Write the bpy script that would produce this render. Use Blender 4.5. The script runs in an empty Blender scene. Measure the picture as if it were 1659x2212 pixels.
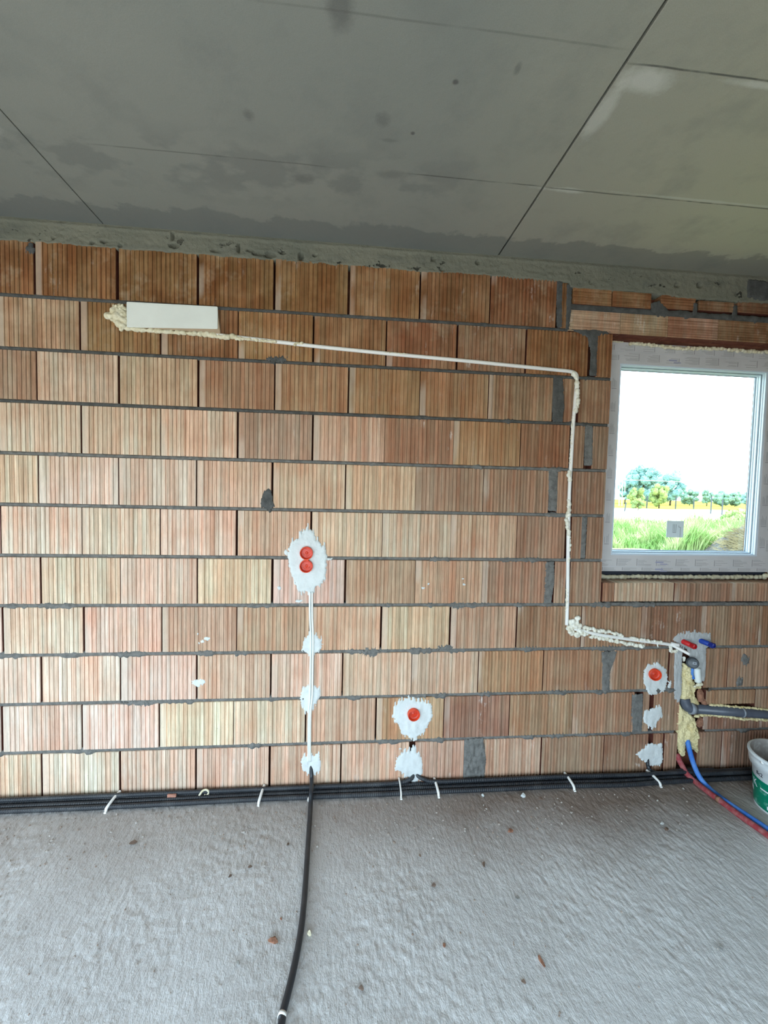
import bpy, bmesh, math, random
import numpy as np
from mathutils import Vector, Matrix, noise

# ------------------------------------------------------------------ camera
FPX, CX, CY = 917.655, 829.5, 1106.0
R = np.array([[0.9952122206, -0.0947946094, 0.0238037390],
              [0.0191421419, -0.0497851174, -0.9985764971],
              [0.0958447409, 0.9942511876, -0.0477321854]])
CAM = np.array([-0.016758, -2.231393, 1.604824])
scene = bpy.context.scene
col = scene.collection
cam_data = bpy.data.cameras.new('camera')
cam_data.sensor_fit = 'HORIZONTAL'
cam_data.sensor_width = 36.0
cam_data.lens = 36.0 * FPX / 1659.0
cam_data.clip_start = 0.02
cam_data.clip_end = 2000
cam = bpy.data.objects.new('camera', cam_data)
col.objects.link(cam)
M = Matrix.Identity(4)
for i in range(3):
    M[i][0] = R[0][i]; M[i][1] = -R[1][i]; M[i][2] = -R[2][i]; M[i][3] = CAM[i]
cam.matrix_world = M
scene.camera = cam

# ------------------------------------------------------------------ sky, sun, exposure
scene.view_settings.view_transform = 'Standard'
scene.view_settings.look = 'None'
scene.view_settings.exposure = 0.30
scene.view_settings.gamma = 1.0
scene.view_settings.use_curve_mapping = False
world = bpy.data.worlds.new('sky'); scene.world = world
world.use_nodes = True
bg = world.node_tree.nodes['Background']
bg.inputs['Color'].default_value = (0.68, 0.86, 1.0, 1)
bg.inputs['Strength'].default_value = 7.0
sun_d = bpy.data.lights.new('sun', 'SUN'); sun_d.energy = 14.0; sun_d.angle = math.radians(2.0)
sun_d.color = (1.0, 0.93, 0.80)
sun = bpy.data.objects.new('sun', sun_d); col.objects.link(sun)
sun.rotation_euler = (0, math.radians(48), 0)     # shines from +X, parallel to the window wall

ROOM = dict(x0=-3.4, x1=4.6, y0=-3.3, zc=2.857)
OPEN = dict(x0=-3.2, x1=1.2, z0=0.0, z1=2.0)     # terrace opening behind the camera
OPEN_L = dict(y0=-2.9, y1=-1.0, z0=0.3, z1=2.0)   # window in the left wall, out of view

def portal(name, loc, rot, sx, sy):
    d = bpy.data.lights.new(name, 'AREA'); d.shape = 'RECTANGLE'; d.size = sx; d.size_y = sy
    d.cycles.is_portal = True
    o = bpy.data.objects.new(name, d); col.objects.link(o); o.location = loc; o.rotation_euler = rot
H = math.pi / 2
portal('portal', ((OPEN['x0'] + OPEN['x1']) / 2, ROOM['y0'] - .1, 1.0), (H, 0, 0), 4.4, 2.0)
portal('portal', (2.0, 0.2, 1.82), (-H, 0, 0), 0.92, 1.1)
portal('portal', (ROOM['x0'] - .1, -1.95, 1.15), (0, -H, 0), 1.7, 1.9)

# ------------------------------------------------------------------ helpers
rng = random.Random(7)
nrng = np.random.default_rng(7)

def W(px, py, Y=0.0):
    """where the sight line through a pixel meets the plane at depth Y (wall face is Y=0)"""
    d = R.T @ np.array([(px - CX) / FPX, (py - CY) / FPX, 1.0]); t = (Y - CAM[1]) / d[1]
    q = CAM + t * d
    return (float(q[0]), float(q[1]), float(q[2]))
def F(px, py, z=0.0):
    d = R.T @ np.array([(px - CX) / FPX, (py - CY) / FPX, 1.0]); t = (z - CAM[2]) / d[2]
    q = CAM + t * d
    return (float(q[0]), float(q[1]), float(q[2]))

def mesh(name, verts, faces, mat=None, smooth=False):
    me = bpy.data.meshes.new(name)
    me.from_pydata([tuple(v) for v in verts], [], [tuple(f) for f in faces])
    if mat: me.materials.append(mat)
    if smooth: me.polygons.foreach_set('use_smooth', [True] * len(me.polygons))
    me.update()
    return me

def link(name, me, parent=None, loc=None, **props):
    o = bpy.data.objects.new(name, me); col.objects.link(o)
    if parent is not None: o.parent = parent
    if loc is not None: o.location = loc
    for k, v in props.items(): o[k] = v
    return o

def tag(o, label=None, cat=None, group=None, kind=None):
    if label: o['label'] = label
    if cat: o['category'] = cat
    if group: o['group'] = group
    if kind: o['kind'] = kind
    return o

def empty(name, loc, label=None, cat=None, group=None, kind=None):
    o = bpy.data.objects.new(name, None); col.objects.link(o); o.location = loc
    o.empty_display_size = 0.05
    return tag(o, label, cat, group, kind)

def part(name, me, parent, **props):
    """a child whose mesh is written in world coordinates"""
    o = link(name, me, parent, **props)
    o.location = -Vector(parent.location) if parent.parent is None else (0, 0, 0)
    return o

class MB:
    def __init__(s): s.v = []; s.f = []
    def quad(s, a, b, c, d):
        n = len(s.v); s.v += [a, b, c, d]; s.f.append((n, n + 1, n + 2, n + 3))
    def box(s, x0, x1, y0, y1, z0, z1):
        n = len(s.v)
        s.v += [(x, y, z) for x in (x0, x1) for y in (y0, y1) for z in (z0, z1)]
        for f in ((0, 1, 3, 2), (4, 6, 7, 5), (0, 4, 5, 1), (2, 3, 7, 6), (0, 2, 6, 4), (1, 5, 7, 3)):
            s.f.append(tuple(n + i for i in f))
    def add(s, vf):
        n = len(s.v); s.v += list(vf[0]); s.f += [tuple(n + i for i in f) for f in vf[1]]
    def mesh(s, name, mat, smooth=False): return mesh(name, s.v, s.f, mat, smooth)

def bevel_mesh(me, w=0.003, seg=2):
    bm = bmesh.new(); bm.from_mesh(me)
    bmesh.ops.bevel(bm, geom=bm.edges[:] , offset=w, segments=seg, affect='EDGES', profile=0.5)
    bm.to_mesh(me); bm.free(); me.update(); return me

def catmull(pts, step=0.01):
    P = [np.array(p, float) for p in pts]
    if len(P) == 2:
        n = max(1, int(np.linalg.norm(P[1] - P[0]) / step)); return [P[0] + (P[1] - P[0]) * i / n for i in range(n + 1)]
    P = [2 * P[0] - P[1]] + P + [2 * P[-1] - P[-2]]; out = []
    for i in range(1, len(P) - 2):
        n = max(2, int(np.linalg.norm(P[i + 1] - P[i]) / step))
        for k in range(n):
            t = k / n
            out.append(0.5 * (2 * P[i] + (P[i + 1] - P[i - 1]) * t + (2 * P[i - 1] - 5 * P[i] + 4 * P[i + 1] - P[i + 2]) * t * t
                       + (3 * P[i] - P[i - 1] - 3 * P[i + 1] + P[i + 2]) * t ** 3))
    out.append(P[-2]); return out

def tube(path, r, sides=12, rfun=None, flat=1.0, caps=True):
    """vertices and faces of a tube along a polyline; rfun(i, length) gives a radius; flat squeezes its height"""
    v, f = [], []; L = 0; n = len(path)
    up = np.array([0, 0, 1.0])
    prev = None
    for i, p in enumerate(path):
        a = path[max(0, i - 1)]; b = path[min(n - 1, i + 1)]
        t = (b - a); t = t / (np.linalg.norm(t) + 1e-9)
        if prev is None:
            s = np.cross(t, up)
            if np.linalg.norm(s) < 0.2: s = np.cross(t, np.array([0, 1.0, 0]))
        else: s = prev - t * np.dot(prev, t)
        s = s / np.linalg.norm(s); prev = s; u = np.cross(s, t)
        if i: L += np.linalg.norm(p - path[i - 1])
        rr = rfun(i, L) if rfun else r
        for k in range(sides):
            a_ = 2 * math.pi * k / sides
            v.append(p + s * math.cos(a_) * rr + u * math.sin(a_) * rr * flat)
        if i:
            o0 = (i - 1) * sides; o1 = i * sides
            for k in range(sides):
                k2 = (k + 1) % sides; f.append((o0 + k, o0 + k2, o1 + k2, o1 + k))
    if caps:
        f.append(tuple(range(sides - 1, -1, -1))); f.append(tuple((n - 1) * sides + k for k in range(sides)))
    return v, f

def lathe(profile, n=32, axis='Z', loc=(0, 0, 0), dirv=None, a0=0, a1=2 * math.pi):
    """profile [(r, h)] revolved about dirv through loc"""
    d = np.array(dirv if dirv is not None else (0, 0, 1), float); d /= np.linalg.norm(d)
    a = np.cross(d, (0, 0, 1.0));
    if np.linalg.norm(a) < 1e-3: a = np.array([1.0, 0, 0])
    a /= np.linalg.norm(a); b = np.cross(d, a); v, f = [], []; loc = np.array(loc, float)
    for r, h in profile:
        for k in range(n):
            t = a0 + (a1 - a0) * k / n
            v.append(loc + d * h + a * r * math.cos(t) + b * r * math.sin(t))
    for i in range(len(profile) - 1):
        for k in range(n):
            k2 = (k + 1) % n; f.append((i * n + k, i * n + k2, (i + 1) * n + k2, (i + 1) * n + k))
    return v, f

def value_noise(shape, cell, seed):
    """smooth lattice noise on a grid, about -1..1"""
    g = np.random.default_rng(seed); ny, nx = shape
    cy, cx = (cell, cell) if not isinstance(cell, tuple) else cell
    gy, gx = int(ny / cy) + 3, int(nx / cx) + 3
    lat = g.uniform(-1, 1, (gy, gx))
    y = np.arange(ny) / cy; x = np.arange(nx) / cx
    iy = y.astype(int); ix = x.astype(int); fy = y - iy; fx = x - ix
    fy = fy * fy * (3 - 2 * fy); fx = fx * fx * (3 - 2 * fx)
    A = lat[iy][:, ix]; B = lat[iy][:, ix + 1]; C = lat[iy + 1][:, ix]; D = lat[iy + 1][:, ix + 1]
    return (A * (1 - fx) + B * fx) * (1 - fy)[:, None] + (C * (1 - fx) + D * fx) * fy[:, None]

# ------------------------------------------------------------------ materials
def new_mat(name, base=(.5, .5, .5), rough=.8, spec=.3, metal=0.0):
    m = bpy.data.materials.new(name); m.use_nodes = True
    b = m.node_tree.nodes['Principled BSDF']
    b.inputs['Base Color'].default_value = (*base, 1); b.inputs['Roughness'].default_value = rough
    b.inputs['Specular IOR Level'].default_value = spec; b.inputs['Metallic'].default_value = metal
    return m
class G:
    """short hand for node trees"""
    def __init__(s, m): s.m = m; s.t = m.node_tree; s.b = s.t.nodes['Principled BSDF']; s._pos = None
    def n(s, typ, **kw):
        nd = s.t.nodes.new(typ)
        for k, v in kw.items(): setattr(nd, k, v)
        return nd
    def l(s, a, b): s.t.links.new(a, b)
    def pos(s):
        if s._pos is None: s._pos = s.n('ShaderNodeNewGeometry').outputs['Position']
        return s._pos
    def mapped(s, scale, loc=(0, 0, 0), src=None):
        mp = s.n('ShaderNodeMapping'); mp.inputs['Scale'].default_value = scale; mp.inputs['Location'].default_value = loc
        s.l(src or s.pos(), mp.inputs['Vector']); return mp.outputs['Vector']
    def noise(s, scale=5, detail=4, rough=.55, vec=None, dist=0):
        nd = s.n('ShaderNodeTexNoise'); nd.inputs['Scale'].default_value = scale; nd.inputs['Detail'].default_value = detail
        nd.inputs['Roughness'].default_value = rough; nd.inputs['Distortion'].default_value = dist
        s.l(vec or s.pos(), nd.inputs['Vector']); return nd.outputs['Fac']
    def ramp(s, fac, lo, hi, a=0.0, b=1.0):
        nd = s.n('ShaderNodeMapRange'); nd.inputs['From Min'].default_value = lo; nd.inputs['From Max'].default_value = hi
        nd.inputs['To Min'].default_value = a; nd.inputs['To Max'].default_value = b; s.l(fac, nd.inputs['Value']); return nd.outputs['Result']
    def mix(s, fac, a, b, mode='MIX'):
        nd = s.n('ShaderNodeMix', data_type='RGBA', blend_type=mode)
        for inp, v in ((nd.inputs[0], fac), (nd.inputs[6], a), (nd.inputs[7], b)):
            if hasattr(v, 'is_output') or isinstance(v, bpy.types.NodeSocket): s.l(v, inp)
            elif isinstance(v, (int, float)): inp.default_value = v
            else: inp.default_value = (*v, 1)
        return nd.outputs[2]
    def math(s, op, a, b=None, c=None, clamp=False):
        nd = s.n('ShaderNodeMath', operation=op); nd.use_clamp = clamp
        for i, v in enumerate((a, b, c)):
            if v is None: continue
            if isinstance(v, bpy.types.NodeSocket): s.l(v, nd.inputs[i])
            else: nd.inputs[i].default_value = v
        return nd.outputs[0]
    def sep(s, v=None):
        nd = s.n('ShaderNodeSeparateXYZ'); s.l(v or s.pos(), nd.inputs[0]); return nd.outputs
    def bump(s, h, strength=.5, dist=.01):
        nd = s.n('ShaderNodeBump'); nd.inputs['Strength'].default_value = strength; nd.inputs['Distance'].default_value = dist
        s.l(h, nd.inputs['Height']); s.l(nd.outputs['Normal'], s.b.inputs['Normal'])
    def color(s, c): s.l(c, s.b.inputs['Base Color'])

def make_brick_mat(name, stretch=(60, 1, 1.2)):
    m = new_mat(name, rough=.88, spec=.2); g = G(m)
    oi = g.n('ShaderNodeObjectInfo')
    off = g.n('ShaderNodeVectorMath', operation='SCALE'); off.inputs[0].default_value = (13.1, 7.7, 29.3); g.l(oi.outputs['Random'], off.inputs['Scale'])
    ad = g.n('ShaderNodeVectorMath', operation='ADD'); g.l(g.pos(), ad.inputs[0]); g.l(off.outputs[0], ad.inputs[1]); P = ad.outputs[0]
    tc = g.n('ShaderNodeTexCoord'); ox = g.sep(tc.outputs['Object'])
    c = oi.outputs['Color']
    cloud = g.noise(5.5, 3, .5, P)
    c = g.mix(g.ramp(cloud, .42, .70, 0, .45), c, g.mix(1.0, c, (.86, .60, .50), 'MULTIPLY'))                # fired red clay
    cloud2 = g.noise(4.2, 3, .55, g.mapped((1, 1, 1), (4, 9, 3), P))
    c = g.mix(g.ramp(cloud2, .52, .72, 0, .30), c, (.50, .41, .28))
    # mottled darker and pale stains, stronger towards the upper courses
    zz = g.sep()[2]; dn = g.noise(6.5, 4, .6, g.mapped((1, 1, 1), (2, 3, 8), P))
    stain_z = g.ramp(zz, 1.75, 2.62)
    c = g.mix(g.math('MULTIPLY', g.ramp(dn, .40, .60), g.math('MULTIPLY', stain_z, .75)), c, g.mix(1.0, c, (.60, .48, .36), 'MULTIPLY'))
    c = g.mix(g.math('MULTIPLY', g.ramp(g.noise(5.5, 4, .7, g.mapped((1, 1, 1), (7, 5, 1), P)), .56, .70), g.math('MULTIPLY', stain_z, .50)), c, (.42, .34, .24))               # sandy cream
    rib = g.noise(1.0, 2, .5, g.mapped(stretch, (0, 0, 0), P))
    c = g.mix(1.0, c, g.mix(g.ramp(rib, .25, .75), (.70, .62, .56), (1.24, 1.24, 1.24)), 'MULTIPLY')
    rib2 = g.noise(1.0, 2, .5, g.mapped((38, 1, .8), (9, 0, 4), P))
    c = g.mix(1.0, c, g.mix(g.ramp(rib2, .38, .62), (1.07, .94, .88), (.99, 1.04, 1.04)), 'MULTIPLY')
    fine = g.noise(120, 3, .6, g.mapped((1, 1, .12), (0, 0, 0), P))
    c = g.mix(1.0, c, g.mix(g.ramp(fine, .3, .7), (.84, .84, .84), (1.12, 1.12, 1.12)), 'MULTIPLY')
    # pale flat band at the left end of each block
    band = g.math('MULTIPLY', g.ramp(ox[0], -.150, -.158), g.ramp(g.noise(7, 2, .5, g.mapped((1, 1, .4), (1, 5, 2), P)), .44, .56))
    c = g.mix(g.math('MULTIPLY', band, .38), c, (.60, .54, .46))
    # lime streaks
    lime = g.noise(9, 5, .7, g.mapped((1.6, 1, .7), (8, 2, 1), P))
    k = g.math('MULTIPLY', g.ramp(lime, .60, .72), g.ramp(g.noise(1.0, 1, .5, g.mapped((90, 1, 4), (0, 0, 0), P)), .42, .6))
    # alpha of the object colour = how much lime the block carries
    k = g.math('MULTIPLY', k, oi.outputs['Alpha'], clamp=True)
    c = g.mix(k, c, (.72, .68, .62))
    dots = g.noise(260, 1, .5, P)
    c = g.mix(g.ramp(dots, .70, .76, 0, .45), c, (.12, .09, .07))
    g.color(c)
    g.bump(g.noise(220, 4, .6, g.mapped((1, 1, .35), (0, 0, 0), P)), .35, .002)
    return m
MAT_BRICK = make_brick_mat('fired clay')
MAT_BRICK_H = make_brick_mat('fired clay ribbed lengthwise', (1.2, 1, 110))

def simple(name, base, rough=.6, spec=.3, var=.0, vscale=20, bump=0, bscale=100, bdist=.002, col2=None, lo=.4, hi=.65):
    m = new_mat(name, base, rough, spec); g = G(m)
    if var or col2:
        c2 = col2 or tuple(x * (1 - var) for x in base)
        g.color(g.mix(g.ramp(g.noise(vscale, 4, .6), lo, hi), base, c2))
    if bump: g.bump(g.noise(bscale, 4, .6), bump, bdist)
    return m
MAT_CORE = simple('brick core', (.17, .065, .04), .9, .1, .4, 12)
MAT_END = simple('raw brick end', (.15, .05, .035), .9, .1, .3, 30)
MAT_MORTAR = simple('grey mortar', (.185, .185, .175), .95, .15, .35, 35, .8, 160, .004)
MAT_MORTAR_DARK = simple('dark mortar', (.105, .108, .105), .95, .15, .35, 25, .8, 160, .004)
MAT_PLASTER = simple('gypsum plaster', (.64, .68, .675), .75, .25, .10, 18, .35, 45, .004)
MAT_PLASTER_G = simple('thin grey plaster', (.46, .48, .48), .8, .2, .18, 18, .55, 70, .003)
MAT_FOAM = simple('cream assembly foam', (.72, .68, .52), .7, .3, 0, 40, .6, 110, .003, (.60, .54, .36))
MAT_FOAM_Y = simple('aged yellow assembly foam', (.72, .63, .36), .75, .3, 0, 16, .8, 70, .006, (.52, .42, .19), .48, .72)
MAT_FOAM_W = simple('white assembly foam', (.80, .80, .72), .7, .3, 0, 40, .6, 110, .003, (.68, .65, .52))
MAT_WHITE = simple('white plastic', (.80, .80, .77), .35, .5)
MAT_PANEL = simple('white sheet cover', (.74, .77, .72), .45, .4, .06, 6)
MAT_BEIGE = simple('beige box shell', (.40, .30, .20), .6, .3)
MAT_CABLE = simple('white cable sheath', (.76, .82, .80), .4, .5)
MAT_BLACK = simple('black conduit', (.018, .022, .028), .42, .5, 0, 8, .2, 60, .001, (.05, .055, .06), .5, .75)
MAT_ORANGE = simple('orange red box plastic', (.78, .075, .022), .35, .5, .2, 70)
MAT_ORANGE_D = simple('orange red lid', (.62, .045, .015), .4, .5, .25, 90, .5, 80, .003)
MAT_RED = simple('red plug plastic', (.62, .02, .025), .4, .5, .2, 60)
MAT_BLUEP = simple('blue plug plastic', (.012, .06, .40), .4, .5, .2, 60)
MAT_REDP = simple('dusty red pipe foam', (.30, .045, .055), .75, .2, 0, 45, .5, 120, .003, (.36, .13, .13))
MAT_BLUE = simple('blue pipe foam', (.03, .16, .60), .6, .3, 0, 25, .4, 120, .002, (.10, .26, .62))
MAT_PVC = simple('grey drain plastic', (.085, .10, .13), .35, .5, .2, 14)
MAT_PVC_L = simple('light grey plastic rim', (.24, .27, .31), .4, .5, .2, 30)
MAT_RUBBER = simple('dark cap', (.10, .115, .13), .45, .4, .3, 40)
MAT_FRAME = simple('window frame', (.62, .71, .80), .3, .5)
MAT_GASKET = simple('grey gasket', (.16, .20, .25), .5, .4)
MAT_TAPE = simple('protective tape', (.60, .60, .61), .4, .4, .10, 5, .25, 25, .003)
MAT_PRINT = simple('printed text', (.30, .30, .31), .5, .3)
MAT_PRINT_B = simple('printed emblem', (.34, .35, .48), .5, .3)
MAT_STICKER = simple('grey sticker', (.66, .76, .79), .5, .3)
MAT_MARK_GAP = simple('dark print and gap shade', (.03, .035, .05), .5, .3)
MAT_BUCKET = simple('white bucket plastic', (.74, .80, .82), .32, .5, .12, 9)
MAT_INSIDE = simple('plaster crust', (.34, .32, .30), .9, .2, 0, 20, .5, 80, .003, (.55, .55, .54), .5, .7)
MAT_GREEN = simple('green label', (.0, .20, .115), .4, .4, 0, 28, 0, 0, 0, (.16, .42, .34), .55, .68)
MAT_CHIP = simple('brick rubble', (.34, .17, .11), .9, .2, .4, 60, .5, 150, .003)
MAT_CHIP_D = simple('dark rubble', (.19, .135, .105), .9, .2, .4, 60, .5, 150, .003)

def make_ceiling_mat():
    m = new_mat('cast concrete', rough=.9, spec=.2); g = G(m)
    p = g.sep()
    c = g.mix(g.ramp(g.noise(.8, 3, .5), .35, .65), (.208, .220, .198), (.245, .250, .220))
    warm_bounce = g.ramp(p[0], .3, 1.6)                                                     # warm bounced light towards the right, put into the concrete colour
    c = g.mix(g.math('MULTIPLY', warm_bounce, .85), c, (.40, .375, .28))
    c = g.mix(g.ramp(g.noise(5, 5, .65), .50, .70, 0, .30), c, (.155, .165, .155))
    # damp edge along the wall with a ragged rim, and patches around y = -0.5
    rag = g.noise(4.5, 5, .6)
    edge = g.math('ADD', p[1], g.math('MULTIPLY', g.math('SUBTRACT', rag, .5), .35))
    c = g.mix(g.math('MULTIPLY', g.ramp(edge, -.175, -.155), .50), c, (.125, .135, .130))
    mid = g.math('MULTIPLY', g.ramp(g.math('ABSOLUTE', g.math('ADD', p[1], .44)), .22, .06), g.ramp(g.noise(3.6, 5, .55, g.mapped((1, 1.4, 1), (3.3, 1.2, 0))), .50, .56))
    mid = g.math('MULTIPLY', mid, g.ramp(p[0], .55, .2))
    c = g.mix(g.math('MULTIPLY', mid, .42), c, (.13, .14, .132))
    # formwork seams (thin, broken) and the lime that came out of them
    def seam(y, x0, x1, amt):
        wob = g.math('MULTIPLY', g.math('SUBTRACT', g.noise(3, 3, .6), .5), .012)
        d = g.math('ABSOLUTE', g.math('SUBTRACT', g.math('ADD', p[1], wob), y))
        k = g.ramp(d, .0045, .0015)
        k = g.math('MULTIPLY', k, g.math('MULTIPLY', g.ramp(p[0], x0 - .05, x0 + .05), g.ramp(p[0], x1 + .05, x1 - .05)))
        return g.math('MULTIPLY', g.math('MULTIPLY', k, g.ramp(g.noise(7, 3, .6), .30, .50)), amt)
    seams = [seam(-.508, -.95, -.1, .5), seam(-.512, .235, .77, .8), seam(-.508, .77, 3.5, .8), seam(-1.015, .80, 3.5, .9), seam(-1.05, -.6, .72, .35)]
    def lime(x, y, rx, ry, amt, sc=8):
        dx = g.math('DIVIDE', g.math('SUBTRACT', p[0], x), rx); dy = g.math('DIVIDE', g.math('SUBTRACT', p[1], y), ry)
        d = g.math('SQRT', g.math('ADD', g.math('MULTIPLY', dx, dx), g.math('MULTIPLY', dy, dy)))
        d = g.math('ADD', d, g.math('MULTIPLY', g.math('SUBTRACT', g.noise(sc, 5, .7), .5), 1.6))
        return g.math('MULTIPLY', g.ramp(d, 1.0, .35), amt)
    for a in ((.86, -.97, .10, .05, .65), (.80, -.86, .035, .14, .5), (.86, -.505, .13, .018, .6), (1.5, -.52, .5, .010, .45), (1.30, -1.0, .30, .014, .6),
              (-1.3, -.62, .07, .14, .35), (-.75, -1.14, .10, .02, .4)):
        c = g.mix(lime(*a), c, (.52, .52, .47))
    for a in ((-.05, -1.06, .045, .07, .55, 12), (-.36, -.70, .022, .03, .5, 20), (.30, -.90, .012, .012, .9, 20), (.20, -.70, .010, .010, .9, 20), (.09, -.74, .03, .035, .4, 14),
              (.47, -.96, .012, .02, .5, 20), (.15, -.50, .08, .03, .35, 14), (-.2, -.43, .05, .03, .4, 14), (.12, -.66, .04, .010, .3, 14)):
        c = g.mix(lime(*a), c, (.09, .09, .085))
    for k in seams: c = g.mix(k, c, (.085, .085, .075))
    grain = g.noise(420, 2, .5)
    c = g.mix(1.0, c, g.mix(g.ramp(grain, .3, .7), (.92, .92, .92), (1.08, 1.08, 1.08)), 'MULTIPLY')
    g.color(c); g.bump(g.math('ADD', g.noise(40, 5, .6), g.math('MULTIPLY', g.noise(4, 3, .5), 2.0)), .25, .003)
    return m
MAT_CEIL = make_ceiling_mat()

def make_beam_mat():
    m = new_mat('rough beam concrete', rough=.95, spec=.15); g = G(m)
    c = g.mix(g.ramp(g.noise(3, 4, .6), .35, .65), (.165, .17, .135), (.21, .207, .16))
    c = g.mix(g.ramp(g.noise(9, 5, .7, g.mapped((.5, 1, 1.8))), .52, .66, 0, .55), c, (.13, .135, .115))
    pits = g.noise(16, 4, .6, g.mapped((1, 1, 1.3), (2, 0, 0)))
    z = g.sep()[2]
    k = g.math('MULTIPLY', g.ramp(pits, .63, .67), g.ramp(z, 2.835, 2.79))
    c = g.mix(g.math('MULTIPLY', k, .85), c, (.02, .02, .018))
    g.color(c); g.bump(g.math('SUBTRACT', g.noise(28, 6, .7), g.math('MULTIPLY', k, .8)), .9, .012)
    return m
MAT_BEAM = make_beam_mat()

def make_floor_mat():
    m = new_mat('rough concrete floor', rough=.92, spec=.2); g = G(m)
    p = g.sep()
    c = g.mix(g.ramp(g.noise(1.3, 4, .55), .35, .65), (.515, .52, .52), (.62, .632, .64))
    c = g.mix(g.ramp(g.noise(6, 5, .65), .5, .68, 0, .45), c, (.68, .70, .71))
    # brown brick dust, thickest at the foot of the right half of the wall
    d = g.math('ADD', p[1], g.math('MULTIPLY', g.math('SUBTRACT', g.noise(2.2, 5, .6), .5), .55))
    dust = g.math('MULTIPLY', g.ramp(d, -.58, -.14), g.ramp(p[0], -.6, .9, .45, 1))
    c = g.mix(g.math('MULTIPLY', dust, .85), c, (.22, .165, .13))
    c = g.mix(g.ramp(g.noise(14, 5, .7, g.mapped((1, 1, 1), (5, 5, 0))), .60, .72, 0, .35), c, (.30, .24, .20))
    sp = g.noise(85, 2, .5)
    c = g.mix(g.ramp(sp, .68, .74, 0, .5), c, (.20, .17, .15))
    sp2 = g.noise(110, 2, .5, g.mapped((1, 1, 1), (3, 8, 0)))
    c = g.mix(g.ramp(sp2, .68, .74, 0, .5), c, (.75, .74, .72))
    g.color(c)
    h = g.math('ADD', g.noise(260, 3, .6, g.mapped((1, .5, 1))), g.math('MULTIPLY', g.noise(100, 2, .5, g.mapped((1, .4, 1), (2, 2, 0))), 1.4))
    g.bump(h, .55, .005)
    return m
MAT_FLOOR = make_floor_mat()
MAT_INTERIOR = simple('plain brick wall', (.46, .28, .19), .9, .2, .25, 3)

# ------------------------------------------------------------------ room shell
wall_back = empty('wall_back', (0, 0, 0), kind='structure')
WX0, WX1, WZ0, WZ1 = 1.431, 2.585, 1.125, 2.49          # window opening
slab = MB()
for a in ((ROOM['x0'], WX0, 0, ROOM['zc']), (WX1, ROOM['x1'], 0, ROOM['zc']), (WX0, WX1, 0, WZ0 - .024), (WX0, WX1, WZ1 + .02, ROOM['zc'])):
    slab.box(a[0], a[1], .058, .29, a[2] - .02, a[3] + .02)
part('wall_core', slab.mesh('wall_core', MAT_CORE), wall_back)

def shell(name, boxes, mat):
    b = MB()
    for a in boxes: b.box(*a)
    o = link(name, b.mesh(name, mat)); o['kind'] = 'structure'; return o
T = .25
x0, x1, y0, zc = ROOM['x0'], ROOM['x1'], ROOM['y0'], ROOM['zc']
shell('wall_front', [(x0 - T, OPEN['x0'], y0 - T, y0, 0, zc), (OPEN['x1'], x1 + T, y0 - T, y0, 0, zc), (OPEN['x0'], OPEN['x1'], y0 - T, y0, OPEN['z1'], zc)], MAT_INTERIOR)
L = OPEN_L
shell('wall_left', [(x0 - T, x0, y0, L['y0'], 0, zc), (x0 - T, x0, L['y1'], .29, 0, zc), (x0 - T, x0, L['y0'], L['y1'], 0, L['z0']), (x0 - T, x0, L['y0'], L['y1'], L['z1'], zc)], MAT_INTERIOR)
shell('wall_right', [(x1, x1 + T, y0, .29, 0, zc)], MAT_INTERIOR)

ceiling = empty('ceiling', (0, 0, zc), kind='structure')
cb = MB(); cb.box(x0 - T, x1 + T, y0 - T, .29, zc + .03, zc + .25)
part('slab', cb.mesh('slab', MAT_MORTAR), ceiling)
for xa, xb in ((x0 - .01, -1.1925), (-1.1885, .7655), (.7745, 2.729), (2.733, x1 + .01)):
    c_ = MB(); n = len(c_.v)
    c_.box(xa, xb, y0 - .01, .058, zc, zc + .031)
    me = c_.mesh('ceiling_panel', MAT_CEIL); bevel_mesh(me, .0015, 1)
    part('ceiling_panel', me, ceiling)

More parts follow.
